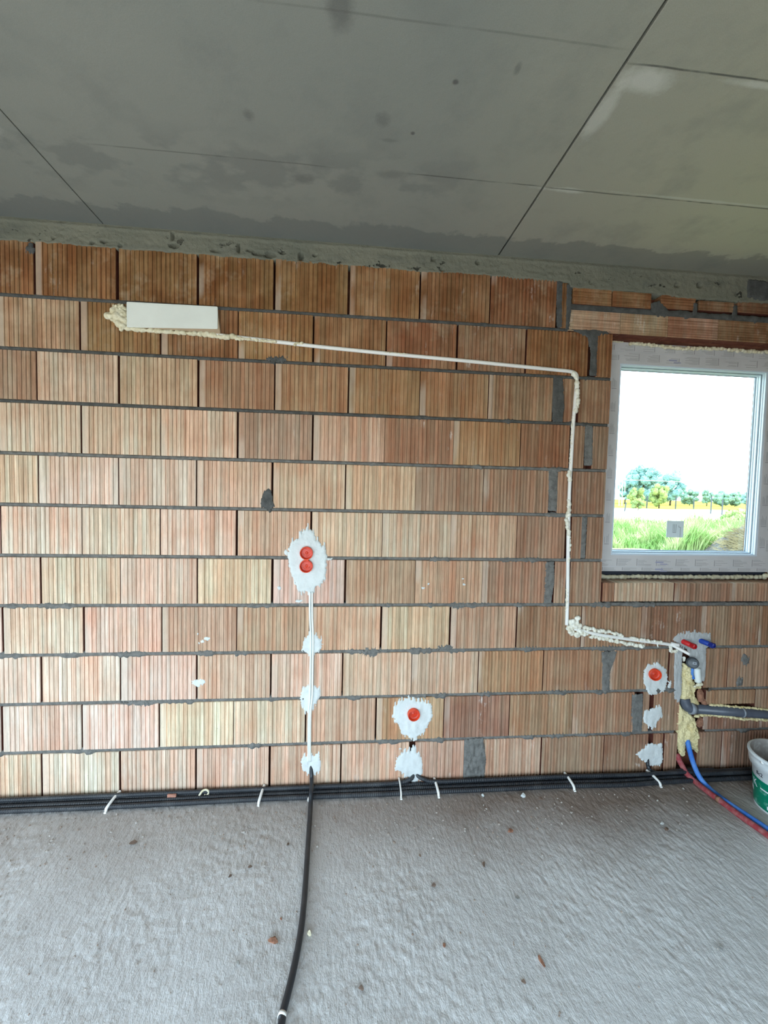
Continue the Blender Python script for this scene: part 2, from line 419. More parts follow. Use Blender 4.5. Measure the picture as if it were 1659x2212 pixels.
# floor: a relief grid where the camera sees it, plain around
def build_floor():
    st = .0056
    X0, X1, Y0, Y1 = -2.1, 2.7, -1.36, .055
    nx = int((X1 - X0) / st); ny = int((Y1 - Y0) / st)
    h = value_noise((ny, nx), (4.4, 1.6), 1) * .0017 + value_noise((ny, nx), (2.2, 1.1), 2) * .0011 + value_noise((ny, nx), 6, 3) * .0007
    ridge = -np.clip(value_noise((ny, nx), (5.0, 2.0), 5) - .25, 0, 1) * .0030
    amp = .8 + .4 * value_noise((ny, nx), 60, 6)
    h = (h + ridge) * amp + value_noise((ny, nx), 90, 4) * .002
    fade = np.minimum(1, np.minimum(np.minimum(np.arange(nx), nx - 1 - np.arange(nx))[None, :], np.minimum(np.arange(ny), ny - 1 - np.arange(ny) + 6)[:, None]) / 6)
    h = h * fade - .0005
    xs = np.linspace(X0, X1, nx); ys = np.linspace(Y0, Y1, ny)
    V = np.stack([np.tile(xs, ny), np.repeat(ys, nx), h.ravel()], 1)
    i = np.arange(nx - 1)[None, :] + nx * np.arange(ny - 1)[:, None]
    Fq = np.stack([i, i + 1, i + nx + 1, i + nx], -1).reshape(-1, 4)
    me = bpy.data.meshes.new('floor'); me.vertices.add(len(V)); me.vertices.foreach_set('co', V.astype('f').ravel())
    me.loops.add(Fq.size); me.loops.foreach_set('vertex_index', Fq.ravel().astype('i')); me.polygons.add(len(Fq))
    me.polygons.foreach_set('loop_start', np.arange(0, Fq.size, 4, dtype='i')); me.polygons.foreach_set('loop_total', np.full(len(Fq), 4, 'i'))
    me.polygons.foreach_set('use_smooth', [True] * len(Fq)); me.update(); me.validate(); me.materials.append(MAT_FLOOR)
    o = link('floor', me); o['kind'] = 'structure'
    b = MB()
    for a in ((x0, X0, y0, .058), (X1, x1, y0, .058), (X0, X1, y0, Y0)):
        b.quad((a[0], a[2], -.0005), (a[1], a[2], -.0005), (a[1], a[3], -.0005), (a[0], a[3], -.0005))
    b.box(x0 - T, x1 + T, y0 - T, .29, -.3, -.02)
    part('screed', b.mesh('screed', MAT_FLOOR), o)
build_floor()

# ------------------------------------------------------------------ bricks
def brick_mesh(w, h, wide=False, depth=.055, horizontal=False, seed=0):
    """a block centred on its own origin: ribbed face at y=0, body behind"""
    r = random.Random(seed)
    L_ = h if horizontal else w
    gw, gd = (.0080, .0060) if wide else (.0036, .005)
    left, right = (.020, .014) if wide else (.034, .022)
    if L_ < .2: left, right = .012, .010
    pitch = .0185 if wide else .0205
    if horizontal: pitch, gw, gd, left, right = .0135, .004, .003, .008, .008
    n = max(0, int((L_ - left - right) / pitch) + 1)
    prof = [(-L_ / 2, .003), (-L_ / 2 + .002, 0)]
    for i in range(n):
        x = -L_ / 2 + left + (L_ - left - right) * i / max(1, n - 1) + r.uniform(-.0006, .0006)
        hw = gw / 2
        if x + hw > L_ / 2 - .004: break
        if wide:
            prof += [(x - hw, .0), (x - hw * .35, gd), (x + hw * .35, gd), (x + hw, 0)]
            if i < n - 1: prof.append((x + pitch / 2, -.0012))
        else: prof += [(x - hw, 0), (x - hw * .6, gd), (x + hw * .6, gd), (x + hw, 0)]
    prof += [(L_ / 2 - .002, 0), (L_ / 2, .003)]
    H_ = w if horizontal else h
    rows = [(-H_ / 2, .003), (-H_ / 2 + .002, 0), (H_ / 2 - .002, 0), (H_ / 2, .003)]
    v, f = [], []; m = len(prof)
    for z, dy in rows:
        for x, y in prof: v.append((x, y + dy, z))
    for j in range(3):
        for i in range(m - 1): f.append((j * m + i, j * m + i + 1, (j + 1) * m + i + 1, (j + 1) * m + i))
    nb = len(v)
    v += [(-L_ / 2, depth, -H_ / 2), (L_ / 2, depth, -H_ / 2), (L_ / 2, depth, H_ / 2), (-L_ / 2, depth, H_ / 2)]
    f.append(tuple([nb, nb + 1] + [m - 1 - i for i in range(m)]))
    f.append(tuple([nb + 3] + [3 * m + i for i in range(m)] + [nb + 2]))
    f.append((nb, 0, m, 2 * m, 3 * m, nb + 3)); f.append((nb + 1, nb + 2, 4 * m - 1, 3 * m - 1, 2 * m - 1, m - 1))
    f.append((nb, nb + 3, nb + 2, nb + 1)); ns_ = len(f)
    if horizontal: v = [(-z, y, x) for x, y, z in v]
    me = mesh('brick', v, f, MAT_BRICK_H if horizontal else MAT_BRICK)
    me.materials.append(MAT_END)                     # the raw tongue-and-groove ends are dark red
    for i in (ns_ - 3, ns_ - 2): me.polygons[i].material_index = 1
    return me

FULL = .3675; BH = .2335
cache = {}
def full_mesh(wide, k):
    key = (wide, k)
    if key not in cache: cache[key] = brick_mesh(FULL, BH, wide, seed=k)
    return cache[key]
PAL = {'c': (.65, .565, .48), 'y': (.62, .53, .40), 'p': (.65, .475, .405), 's': (.54, .38, .28), 'o': (.28, .155, .070),
       'b': (.40, .250, .125), 'r': (.29, .130, .07), 'd': (.30, .20, .13), 'g': (.33, .225, .155), 'k': (.20, .105, .085)}  # o, b, g: clay tones lowered for dimmer light at top and right
def put_brick(xa, xb, z0, z1, code='s', lime=.25, me=None, wide=None, parent=wall_back, yj=None):
    w = xb - xa
    if wide is None: wide = xa > .65
    if me is None:
        if abs(w - FULL) < .012 and abs(z1 - z0 - BH) < .002: me = full_mesh(wide, rng.randrange(3))
        else: me = brick_mesh(w, z1 - z0, wide, seed=rng.randrange(999))
    o = link('brick', me, parent, ((xa + xb) / 2, rng.uniform(-.0022, .0022) if yj is None else yj, (z0 + z1) / 2))
    o.rotation_euler = (rng.uniform(-.004, .004), 0, rng.uniform(-.006, .006))
    xm, zm = (xa + xb) / 2, (z0 + z1) / 2
    def sm(t): t = min(1, max(0, t)); return t * t * (3 - 2 * t)
    av = [.64 - .30 * sm((xm + .8) / 2.2), .54 - .305 * sm((xm + .9) / 2.2), .455 - .29 * sm((xm + 1.0) / 2.2)]  # regional clay tone, with the light falloff to the right put in
    hi = sm((zm - 1.7) / .8); av = [a * (1 - hi) + b_ * hi for a, b_ in zip(av, (.27, .165, .085))]  # top average darkened to stand in for weaker light up there
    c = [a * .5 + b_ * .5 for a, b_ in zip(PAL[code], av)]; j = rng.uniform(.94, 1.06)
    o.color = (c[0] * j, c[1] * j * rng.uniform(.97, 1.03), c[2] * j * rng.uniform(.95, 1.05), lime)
    return o

# course, row of pixels at which its joints were read, joints; the last item closes the run
def GAPX(x): return .0115 if x < .1 else (.0075 if x < .5 else .0062)
COURSES = [
    (0, 590, [74, 253, 427, 593, 754.3, 908.8, 1061, 1205], 'ooooobor'),
    (1, 740, [171.8, 347, 513.6, 677, 834, 987.6, 1137.7, 1272], 'ybobbrgo'),
    (2, 840, [79.6, 256, 428.6, 593, 753.3, 907, 1055.6, 1194.6], 'gcybbbbg'),
    (3, 940, [175.4, 346.5, 512.8, 675.9, 831.4, 979.7, 1125, 1231], 'cypdsrbo'),
    (4, 1050, [82.5, 256.8, 423.9, 587.7, 747.5, 897, 1045, 1185.6], 'ycysssgg'),
    (5, 1155, [2, 176.5, 345.4, 510.7, 672.7, 825.8, 973.8, 1116.5, 1221], 'pcypsyysg'),
    (6, 1255, [88, 260.4, 425, 588, 746, 897.4, 1041, 1181.6], 'cypypdsg'),
    (7, 1360, [5.4, 181.6, 349, 511.8, 668, 823, 972, 1116, 1255, 1385, 1514, 1638], 'pcpoosysggkgg'),
    (8, 1460, [88.6, 259.7, 425, 585, 740, 888.5, 1032.6, 1173.3, 1303], 'ccpspyybbg'),
    (9, 1560, [3.6, 177, 344.3, 504.5, 659, 812, 958.4, 1099.5, 1236.6, 1367], 'ccpyysbkgg'),
    (10, 1670, [89.3, 258.6, 423, 581.6, 734.8], 'ccppsp'),
]
def zr(c): return 2.5 - .25 * c + .008, 2.5 - .25 * c + .008 + BH
for c, py, js, codes in COURSES:
    z0_, z1_ = zr(c)
    if c == 0: z1_ = 2.758
    X = [W(p, py)[0] for p in js]
    lime0 = {0: .35, 10: .55}.get(c, .18)
    x = X[0]; k = 0
    while x > -3.35:                                     # on to the left, out of view
        put_brick(max(x - .375, -3.39) + .0055, x - .0055, z0_, z1_, codes[0] if k == 0 else 'c', lime0); x -= .375; k += 1
    for i in range(len(X) - 1):
        cd = codes[i + 1] if i + 1 < len(codes) else 's'
        lm = lime0
        if cd in 'rk' or (c == 1 and i == 5): lm = 1.0
        if cd == 'd': lm = .3
        put_brick(X[i] + GAPX(X[i]) / 2, X[i + 1] - (GAPX(X[i + 1]) / 2 if i < len(X) - 2 or c in (7,) else 0), z0_, z1_, cd, lm)
def piece(c, py, pa, pb, code='g', lime=.2, gapl=0, gapr=0, za=None, zb=None):
    z0_, z1_ = zr(c)
    if c == 0: z1_ = 2.745
    return put_brick(W(pa, py)[0] + gapl, W(pb, py)[0] - gapr, z0_ if za is None else za, z1_ if zb is None else zb, code, lime)
# short cut pieces between the regular bond, the mortar fills, the window jamb and the pipe chase
piece(0, 655, 1213.5, 1225, 'o')
piece(1, 740, 1290, 1323.3, 'o')
piece(2, 850, 1215, 1241, 'g'); piece(2, 850, 1252, 1319.5, 'g')
piece(3, 960, 1240, 1263, 'g'); piece(3, 960, 1280, 1313.5, 'g')
piece(4, 1055, 1204, 1229, 'g'); piece(4, 1055, 1237, 1308.5, 'g')
piece(5, 1160, 1234, 1256, 'g'); piece(5, 1160, 1268, 1303.5, 'g')
piece(6, 1255, 1198, 1222, 'g', .6); piece(6, 1255, 1232, 1299.8, 'g')
# half-height course that forms the sill
SZ0, SZ1 = 1.017, 1.124
xs_ = [W(p, 1280)[0] for p in (1301, 1327, 1457, 1582, 1702)]
for i in range(4):
    me = brick_mesh(xs_[i + 1] - xs_[i] - .004, SZ1 - SZ0, True, depth=.10, seed=i)
    put_brick(xs_[i] + .002, xs_[i + 1] - .002, SZ0, SZ1, 'gygg'[i], .15, me)
put_brick(xs_[4] + .002, 3.2, SZ0, SZ1, 'g')
for a, b in ((1638, 1752), (1752, 1862)): piece(7, 1360, a, b, 'g', gapl=.004, gapr=.004)
piece(8, 1460, 1306, 1321, 'g') if False else None
piece(8, 1455, 1317, 1444, 'g', gapr=.004); piece(8, 1455, 1446, 1470, 'k', 1.0)
piece(8, 1455, 1521, 1572, 'g', gapr=.004); piece(8, 1455, 1573, 1690, 'g', gapr=.004); piece(8, 1455, 1691, 1800, 'g')
piece(9, 1550, 1388, 1401.5, 'g'); piece(9, 1550, 1411, 1467, 'g', .5)
PZ0, PZ1 = .362, .418     # chase of the horizontal drain pipe
piece(9, 1545, 1523, 1629, 'g', za=.408, zb=.4915, gapr=.004); piece(9, 1545, 1630, 1745, 'g', za=.372, zb=.4915)
piece(9, 1575, 1518, 1640, 'k', .3, za=.258, zb=.340, gapr=.004); piece(9, 1575, 1641, 1750, 'k', za=.258, zb=.314)
# bottom course right of the first joints
piece(10, 1660, 734.8, 884, 'p', .5, gapl=.004); piece(10, 1660, 896, 1001, 's', .4)
piece(10, 1640, 1030, 1169.5, 'p', .8, gapr=.004); piece(10, 1640, 1170.5, 1303, 'g', .4, gapr=.004)
piece(10, 1640, 1304.5, 1399, 'k', 1.6); piece(10, 1640, 1410, 1431, 'g'); piece(10, 1640, 1434, 1461, 'g', .5)
piece(10, 1640, 1506, 1558, 'k', .3, gapr=.004); piece(10, 1640, 1560, 1680, 'k', .5, gapr=.004); piece(10, 1640, 1681, 1800, 'k')
# window-side blocks beyond the right edge of the picture
for c in range(1, 7):
    z0_, z1_ = zr(c)
    if c == 6: z0_ = 1.13
    for a in range(5): put_brick(WX1 + .01 + a * .39, WX1 + .38 + a * .39, z0_, z1_, 'g')
for c in (7, 8, 9, 10):
    z0_, z1_ = zr(c)
    for a in range(3): put_brick(3.0 + a * .39 + .05, 3.0 + a * .39 + .42, z0_, z1_, 'g')
# lintel blocks ribbed lengthwise, thin course above them
for a, b, cd in ((1.172, 1.468, 'y'), (1.470, 1.747, 'y'), (1.749, 2.048, 'p'), (2.050, 2.345, 'g'), (2.347, 2.65, 'g'), (2.652, 2.95, 'g'), (2.952, 3.3, 'g')):
    me = brick_mesh(b - a, .112, depth=.10, horizontal=True, seed=int(a * 100))
    o = put_brick(a, b, 2.496, 2.608, cd, .6, me, yj=0.0); o.rotation_euler = (0, 0, 0)
for a, b, za, zb, cd in ((1.190, 1.412, 2.640, 2.725, 'o'), (1.418, 1.640, 2.640, 2.722, 'o'), (1.700, 1.905, 2.648, 2.722, 'r'), (1.925, 2.135, 2.652, 2.705, 'g'), (2.160, 2.40, 2.655, 2.715, 'k'), (2.42, 2.9, 2.655, 2.715, 'k')):
    me = brick_mesh(b - a, zb - za, horizontal=True, seed=int(a * 100))
    put_brick(a, b, za, zb, cd, .3, me)
# soffit of the lintel behind the facing blocks
b = MB(); b.box(WX0, WX1, .10, .29, WZ1 + .004, 2.52)
part('lintel_soffit', b.mesh('lintel_soffit', MAT_MORTAR), wall_back)
b = MB(); b.box(WX0, WX1, .10, .29, 1.09, WZ0 - .012)
part('sill_bed', b.mesh('sill_bed', MAT_CORE), wall_back)

# ------------------------------------------------------------------ mortar beds
def bed(xa, xb, z, hh, seed, mat, squeeze=.3, name='mortar_joint'):
    n = max(3, int((xb - xa) / .006)); v, f = [], []
    g = np.random.default_rng(seed)
    s1 = value_noise((1, n + 1), (1, 14), seed)[0]; s2 = value_noise((1, n + 1), (1, 2.0), seed + 1)[0]; s3 = value_noise((1, n + 1), (1, 2.5), seed + 2)[0]
    for i in range(n + 1):
        x = xa + (xb - xa) * i / n
        sq = max(0.0, s1[i] - 1 + squeeze * 2) ; sq = min(1, sq * 2.5)
        up = hh * (1 + .12 * s2[i]) + sq * (.004 + .005 * s2[i]); dn = hh * (1 + .12 * s3[i]) + sq * (.005 + .006 * s3[i])
        y = .0045 + .0015 * s2[i] - sq * (.008 + .002 * s3[i])
        e = .010
        v += [(x, e, z - dn), (x, y + .002 , z - dn * .8), (x, y, z), (x, y + .002, z + up * .8), (x, e, z + up), (x, .056, z + up), (x, .056, z - dn)]
    m = 7
    for i in range(n):
        for k in range(m - 1): f.append((i * m + k, (i + 1) * m + k, (i + 1) * m + k + 1, i * m + k + 1))
    return part(name, mesh(name, v, f, mat, True), wall_back)
for k in range(10):
    z = 2.5 - .25 * k
    xr = {0: 1.172, 1: WX0 - .002, 2: WX0 - .004, 3: WX0 - .004, 4: WX0 - .004, 5: WX0 - .004, 6: 3.9, 7: 1.985, 8: 1.93, 9: 1.925}[k]
    mt = MAT_MORTAR_DARK if k < 3 else MAT_MORTAR  # darker mortar for the uppermost beds
    xm = .45
    bed(ROOM['x0'] + .01, xm, z, [.0125, .0105, .009, .008, .008, .0085, .009, .012, .010, .010][k], 20 + k, mt, [.16, .2, .2, .25, .25, .2, .42, .5, .32, .3][k])
    bed(xm, xr, z, [.011, .009, .0085, .008, .0085, .009, .010, .011, .010, .010][k], 50 + k, mt, [.2, .2, .25, .3, .35, .4, .55, .55, .45, .45][k])
bed(2.12, 3.9, .750, .010, 71, MAT_MORTAR, .4)
bed(2.12, 3.9, .500, .009, 72, MAT_MORTAR, .35); bed(2.12, 3.9, .250, .009, 73, MAT_MORTAR, .35)
bed(1.172, 3.3, 2.624, .019, 74, MAT_MORTAR_DARK, .2)
bed(-3.3, 4.5, 0.0, .012, 75, MAT_MORTAR, .2)

# ------------------------------------------------------------------ patches of plaster, mortar and foam: a relief skin
def inside(poly, X, Z):
    r = np.zeros(X.shape, bool); n = len(poly)
    for i in range(n):
        xa, za = poly[i]; xb, zb = poly[(i + 1) % n]
        c = ((za > Z) != (zb > Z)) & (X < (xb - xa) * (Z - za) / ((zb - za) + 1e-12) + xa)
        r ^= c
    return r
def patch(name, pix, mat, thick=.004, jag=.008, cell=.0024, seed=0, Y=0.0, rough=.0012, jcol=3, parent=wall_back, label=None, ribs=0.0, holes=(), rcell=4, xj=.002):
    P3 = [W(*q, Y) for q in pix]; poly = [(q[0], q[2]) for q in P3]
    xs = [q[0] for q in poly]; zs = [q[1] for q in poly]; pad = jag + .006
    nx = int((max(xs) - min(xs) + 2 * pad) / cell) + 1; nz = int((max(zs) - min(zs) + 2 * pad) / cell) + 1
    gx = min(xs) - pad + np.arange(nx) * cell; gz = min(zs) - pad + np.arange(nz) * cell
    X, Z = np.meshgrid(gx, gz)
    g = np.random.default_rng(seed + 1000)
    jc = np.repeat(g.uniform(-1, 1, nx // jcol + 2), jcol)[:nx]; jc2 = np.repeat(g.uniform(-1, 1, nx // jcol + 2), jcol)[:nx]
    cz = (max(zs) + min(zs)) / 2; s = np.where(Z > cz, 1, -1)
    J = np.where(s > 0, jc[None, :], jc2[None, :])
    xjit = value_noise((nz, nx), 3, seed + 5) * xj
    mask = inside(poly, X + xjit, Z - s * J * jag + value_noise((nz, nx), 4, seed + 6) * xj)
    for hx, hz, hr in holes:
        q = W(hx, hz, Y); mask &= ((X - q[0]) ** 2 + (Z - q[2]) ** 2) > hr * hr
    d = mask.astype(float); m = mask.copy(); steps = 4
    for k in range(steps):
        e = m.copy(); e[1:-1, 1:-1] = m[1:-1, 1:-1] & m[:-2, 1:-1] & m[2:, 1:-1] & m[1:-1, :-2] & m[1:-1, 2:]
        e[0] = e[-1] = False; e[:, 0] = e[:, -1] = False
        d += e; m = e
    t = d / (steps + 1)
    hgt = thick * np.sqrt(t) * (mask) + rough * value_noise((nz, nx), (rcell * 2.2, rcell), seed + 7) * t + rough * .22 * value_noise((nz, nx), 2.5, seed + 8) * t
    if ribs: hgt = hgt + ribs * np.sin(X / .0195 * 2 * math.pi) * t
    Yv = np.where(mask, Y - hgt, Y + .003)
    idx = -np.ones(mask.shape, int)
    cells = mask[:-1, :-1] | mask[1:, :-1] | mask[:-1, 1:] | mask[1:, 1:]
    cells = (mask[:-1, :-1].astype(int) + mask[1:, :-1] + mask[:-1, 1:] + mask[1:, 1:]) >= 2
    used = np.zeros(mask.shape, bool); used[:-1, :-1] |= cells; used[1:, :-1] |= cells; used[:-1, 1:] |= cells; used[1:, 1:] |= cells
    idx[used] = np.arange(used.sum())
    V = np.stack([X[used], Yv[used], Z[used]], 1)
    a, b_, c_, d_ = idx[:-1, :-1][cells], idx[:-1, 1:][cells], idx[1:, 1:][cells], idx[1:, :-1][cells]
    me = mesh(name, V.tolist(), np.stack([a, b_, c_, d_], 1).tolist(), mat, True)
    o = part(name, me, parent)
    if label: o['label'] = label
    return o
def px_ellipse(cx, cy, rx, ry, n=18, seed=0, wob=.3):
    r = random.Random(seed)
    return [(cx + rx * (1 + r.uniform(-wob, wob)) * math.cos(2 * math.pi * i / n), cy + ry * (1 + r.uniform(-wob, wob)) * math.sin(2 * math.pi * i / n)) for i in range(n)]

# ring beam over the masonry
def build_beam():
    st = .006; X0, X1 = ROOM['x0'] + .01, ROOM['x1'] - .01
    nx = int((X1 - X0) / st); nz = 24
    xs = np.linspace(X0, X1, nx)
    low = value_noise((1, nx), (1, 9), 91)[0] * .004 + value_noise((1, nx), (1, 3), 92)[0] * .002
    base = np.where(xs > 1.17, 2.722, 2.748) - np.where((xs > 1.68), .012 * np.clip((xs - 1.68) * 6, 0, 1), 0)
    h = value_noise((nz, nx), (3, 5), 93) * .0015 + value_noise((nz, nx), 2, 94) * .0010
    HOLES = [(W(a, b_)[0], W(a, b_)[2], c_, d_) for a, b_, c_, d_ in ((376, 531, .022, .011), (373, 511, .006, .018), (516, 536, .006, .022), (557, 548, .026, .010), (583, 551, .024, .013),
             (650, 554, .010, .020), (465, 542, .020, .006), (117, 515, .008, .005), (200, 525, .008, .006), (225, 522, .014, .006), (261, 531, .008, .006), (680, 552, .008, .006), (540, 541, .014, .006),
             (610, 546, .012, .006), (956, 584, .009, .007), (936, 560, .010, .010), (1032, 567, .010, .010), (1275, 611, .008, .007), (1462, 616, .014, .009), (1511, 616, .016, .012), (1591, 636, .010, .007), (1252, 611, .005, .005))]
    v = []
    for j in range(nz):
        t = j / (nz - 1)
        for i in range(nx):
            z = (base[i] + low[i]) * (1 - t) + 2.862 * t
            bulge = -.004 * math.exp(-((z - 2.842) / .006) ** 2) - .003
            y = bulge + (0 if t > .02 else .006) + h[j, i] * (1.8 - t)
            for hx, hz, ra, rb_ in HOLES:
                if abs(xs[i] - hx) < ra * 1.3 and abs(z - hz) < rb_ * 1.3:
                    dd = ((xs[i] - hx) / ra) ** 2 + ((z - hz) / rb_) ** 2
                    if dd < 1.4: y = max(y, .034 * min(1, (1.4 - dd) * 1.6))
            v.append((xs[i], y, z))
    f = [(j * nx + i, j * nx + i + 1, (j + 1) * nx + i + 1, (j + 1) * nx + i) for j in range(nz - 1) for i in range(nx - 1)]
    nb = len(v)
    for i in range(nx): v.append((xs[i], .07, base[i] + low[i]))
    f += [(nb + i, nb + i + 1, i + 1, i) for i in range(nx - 1)]
    o = part('ring_beam', mesh('ring_beam', v, f, MAT_BEAM, True), wall_back); o['label'] = 'rough cast concrete beam along the ceiling'
build_beam()
patch('mortar_patch', [(1614, 603), (1665, 610), (1665, 652), (1640, 650), (1612, 642)], MAT_MORTAR_DARK, .010, .003, seed=3, jcol=5)

# wide mortar fills between cut blocks
MP = dict(mat=MAT_MORTAR, thick=.0025, jag=.003, rough=.0018, jcol=4, rcell=6)
for i, (pts, is_dark) in enumerate([
    ([(1203, 606), (1215, 608), (1214, 707), (1203, 706)], 1), ([(1224, 612), (1236, 618), (1234, 670), (1229, 712), (1222, 711)], 1),
    ([(1232, 711), (1290, 713), (1322, 718), (1292, 726), (1290, 770), (1289, 812), (1274, 812), (1277, 760), (1268, 728)], 1),
    ([(1196, 812), (1216, 815), (1219, 880), (1215, 912), (1194, 910), (1193, 860)], 1),
    ([(1265, 917), (1281, 920), (1280, 1005), (1262, 1005)], 0), ([(1186, 1014), (1205, 1016), (1203, 1105), (1185, 1103)], 0),
    ([(1256, 1116), (1269, 1117), (1264, 1205), (1252, 1205)], 0), ([(1180, 1213), (1197, 1214), (1198, 1255), (1191, 1304), (1176, 1302)], 0),
    ([(1301, 1408), (1333, 1406), (1328, 1425), (1318, 1450), (1317, 1493), (1300, 1494), (1301, 1450)], 0),
    ([(1366, 1500), (1389, 1500), (1387, 1582), (1364, 1583)], 0),
    ([(1003, 1598), (1044, 1594), (1050, 1640), (1046, 1682), (1000, 1686)], 0),
    ([(1405, 655), (1425, 650), (1443, 670), (1448, 684), (1420, 684), (1408, 672)], 1), ([(1498, 655), (1507, 655), (1506, 682), (1497, 682)], 1), ([(1583, 660), (1593, 660), (1592, 690), (1583, 688)], 1)]):
    kw = dict(MP); kw['mat'] = MAT_MORTAR_DARK if is_dark else MAT_MORTAR
    if i in (10,): kw['thick'] = .006; kw['rough'] = .004
    patch('mortar_patch', pts, seed=100 + i, **kw)
# blobs of mortar on the face
for i, (pts, is_dark) in enumerate([(px_ellipse(578, 1081, 15, 24, 14, 1), 1), (px_ellipse(597, 776, 22, 9, 14, 2), 1), (px_ellipse(66, 538, 9, 11, 12, 3), 1),
    (px_ellipse(800, 1409, 24, 8, 14, 4), 0), (px_ellipse(962, 1399, 18, 5, 12, 5), 0), (px_ellipse(993, 1308, 20, 6, 12, 6), 0), (px_ellipse(1610, 1425, 9, 12, 12, 7), 0), (px_ellipse(1598, 1473, 8, 11, 12, 8), 0),
    (px_ellipse(300, 1520, 40, 5, 14, 9), 0), (px_ellipse(572, 1708, 30, 6, 14, 10), 0)]):
    patch('mortar_patch', pts, MAT_MORTAR_DARK if is_dark else MAT_MORTAR, .0045, .009, seed=140 + i, rough=.002, jcol=2)

# ------------------------------------------------------------------ white plaster around the boxes
PL = dict(mat=MAT_PLASTER, rough=.0022, rcell=9, xj=.004)
patch('plaster_patch', [(664, 1136), (674, 1142), (680, 1160), (692, 1170), (703, 1180), (707, 1200), (703, 1245), (696, 1262), (681, 1275), (672, 1283), (650, 1284), (641, 1268), (628, 1240), (622, 1205), (624, 1178), (630, 1165), (645, 1158), (652, 1145)],
      thick=.006, jag=.018, seed=1, holes=((662, 1193, .029), (662, 1223, .029)), label='large white plaster patch around the stacked double box', **PL)
patch('plaster_patch', [(664, 1368), (682, 1368), (696, 1378), (695, 1402), (682, 1414), (664, 1416), (650, 1405), (656, 1382)], thick=.005, jag=.012, seed=2, label='white plaster dab, upper one on the vertical cables', **PL)
patch('plaster_patch', [(654, 1484), (670, 1482), (692, 1482), (693, 1502), (680, 1526), (664, 1541), (655, 1535), (648, 1508)], thick=.005, jag=.012, seed=3, label='white plaster dab, middle one on the vertical cables', **PL)
patch('plaster_patch', [(655, 1630), (690, 1626), (693, 1660), (682, 1676), (668, 1676), (654, 1664), (650, 1642)], thick=.005, jag=.012, seed=4, label='white plaster dab at the foot of the vertical cables', **PL)
patch('plaster_patch', [(876, 1508), (905, 1510), (932, 1520), (935, 1545), (922, 1575), (905, 1592), (892, 1598), (870, 1590), (858, 1565), (846, 1552), (852, 1525), (862, 1512)], thick=.005, jag=.014, seed=5, holes=((893, 1541, .029),), label='round white plaster patch around the single box', **PL)
patch('plaster_patch', [(880, 1618), (896, 1614), (910, 1635), (914, 1655), (910, 1680), (898, 1692), (880, 1680), (852, 1664), (857, 1635)], thick=.006, jag=.018, seed=6, label='white plaster patch below the single box', **PL)
patch('plaster_patch', [(1398, 1436), (1420, 1432), (1438, 1445), (1442, 1465), (1438, 1490), (1420, 1500), (1400, 1498), (1391, 1475), (1391, 1450)], thick=.004, jag=.007, seed=7, holes=((1412, 1455, .027),), label='white plaster patch around the box near the pipe chase', **PL)
patch('plaster_patch', [(1390, 1540), (1410, 1528), (1428, 1525), (1432, 1545), (1420, 1562), (1412, 1575), (1400, 1570), (1390, 1562)], thick=.004, jag=.010, seed=8, label='small white plaster dab over the dark slot', **PL)
patch('plaster_patch', [(1380, 1625), (1400, 1607), (1430, 1608), (1432, 1640), (1426, 1654), (1405, 1654), (1385, 1640), (1372, 1628)], thick=.005, jag=.006, seed=9, label='white plaster patch low beside the pipe chase', **PL)
patch('plaster_patch', [(1452, 1385), (1465, 1368), (1500, 1362), (1535, 1368), (1538, 1392), (1525, 1400), (1525, 1440), (1522, 1470), (1515, 1475), (1500, 1440), (1485, 1405), (1465, 1392)], MAT_PLASTER_G, .004, .009, seed=10, rough=.0015, label='grey white plaster smear behind the red and blue plugs')
patch('plaster_patch', [(1456, 1400), (1474, 1402), (1472, 1500), (1466, 1520), (1456, 1508), (1455, 1450)], MAT_PLASTER_G, .003, .008, seed=11, rough=.0015, label='grey plaster strip left of the yellow foam')
patch('plaster_patch', [(1444, 1472), (1450, 1470), (1450, 1488), (1443, 1486)], thick=.003, jag=.005, seed=12, **PL)
patch('plaster_patch', [(412, 1470), (424, 1468), (440, 1466), (446, 1474), (436, 1480), (427, 1484), (415, 1478)], thick=.004, jag=.003, seed=13, label='small white plaster splash on the left bricks', **PL)
for i, (cx, cy, rx, ry) in enumerate([(447, 1380, 6, 4), (437, 1386, 5, 3), (427, 1370, 2, 2), (430, 1390, 2, 2), (710, 1208, 10, 2.5), (618, 1193, 4, 6), (914, 1270, 4, 3), (925, 1262, 3, 3), (1003, 1262, 4, 3), (1000, 1250, 3, 2), (603, 1270, 5, 4), (645, 1298, 8, 3), (865, 1618, 3, 2), (697, 1392, 3, 3)]):
    patch('plaster_speck', px_ellipse(cx, cy, rx, ry, 9, i, .3), MAT_PLASTER, .003, .002, .002, seed=30 + i, rough=.001)

# ------------------------------------------------------------------ electrical boxes
def el_box(parent, c, r=.034, tilt=(0, -1, 0)):
    d = np.array(tilt, float)
    o = part('box_ring', mesh('box_ring', *lathe([(r - .0035, -.018), (r - .0035, .008), (r - .0015, .010), (r, .008), (r, -.018)], 40, loc=c, dirv=d), MAT_ORANGE, True), parent)
    v, f = lathe([(.0005, -.007), (.004, -.007), (.006, -.0085), (.010, -.0105), (.0135, -.0095), (.018, -.0115), (r - .006, -.0115), (r - .0035, -.009)], 40, loc=c, dirv=d)
    part('box_lid', mesh('box_lid', v, f, MAT_ORANGE_D, True), parent)
c1, c2 = W(662.5, 1194), W(662.5, 1222.5)
eb = empty('electrical_box', c1, 'double orange-red round electrical box, one ring above the other in white plaster', 'electrical box')
c1 = (c1[0], -.0145, c1[2]); c2 = (c1[0], -.0145, c2[2] + .001)
el_box(eb, c1, .0335); el_box(eb, c2, .0335)
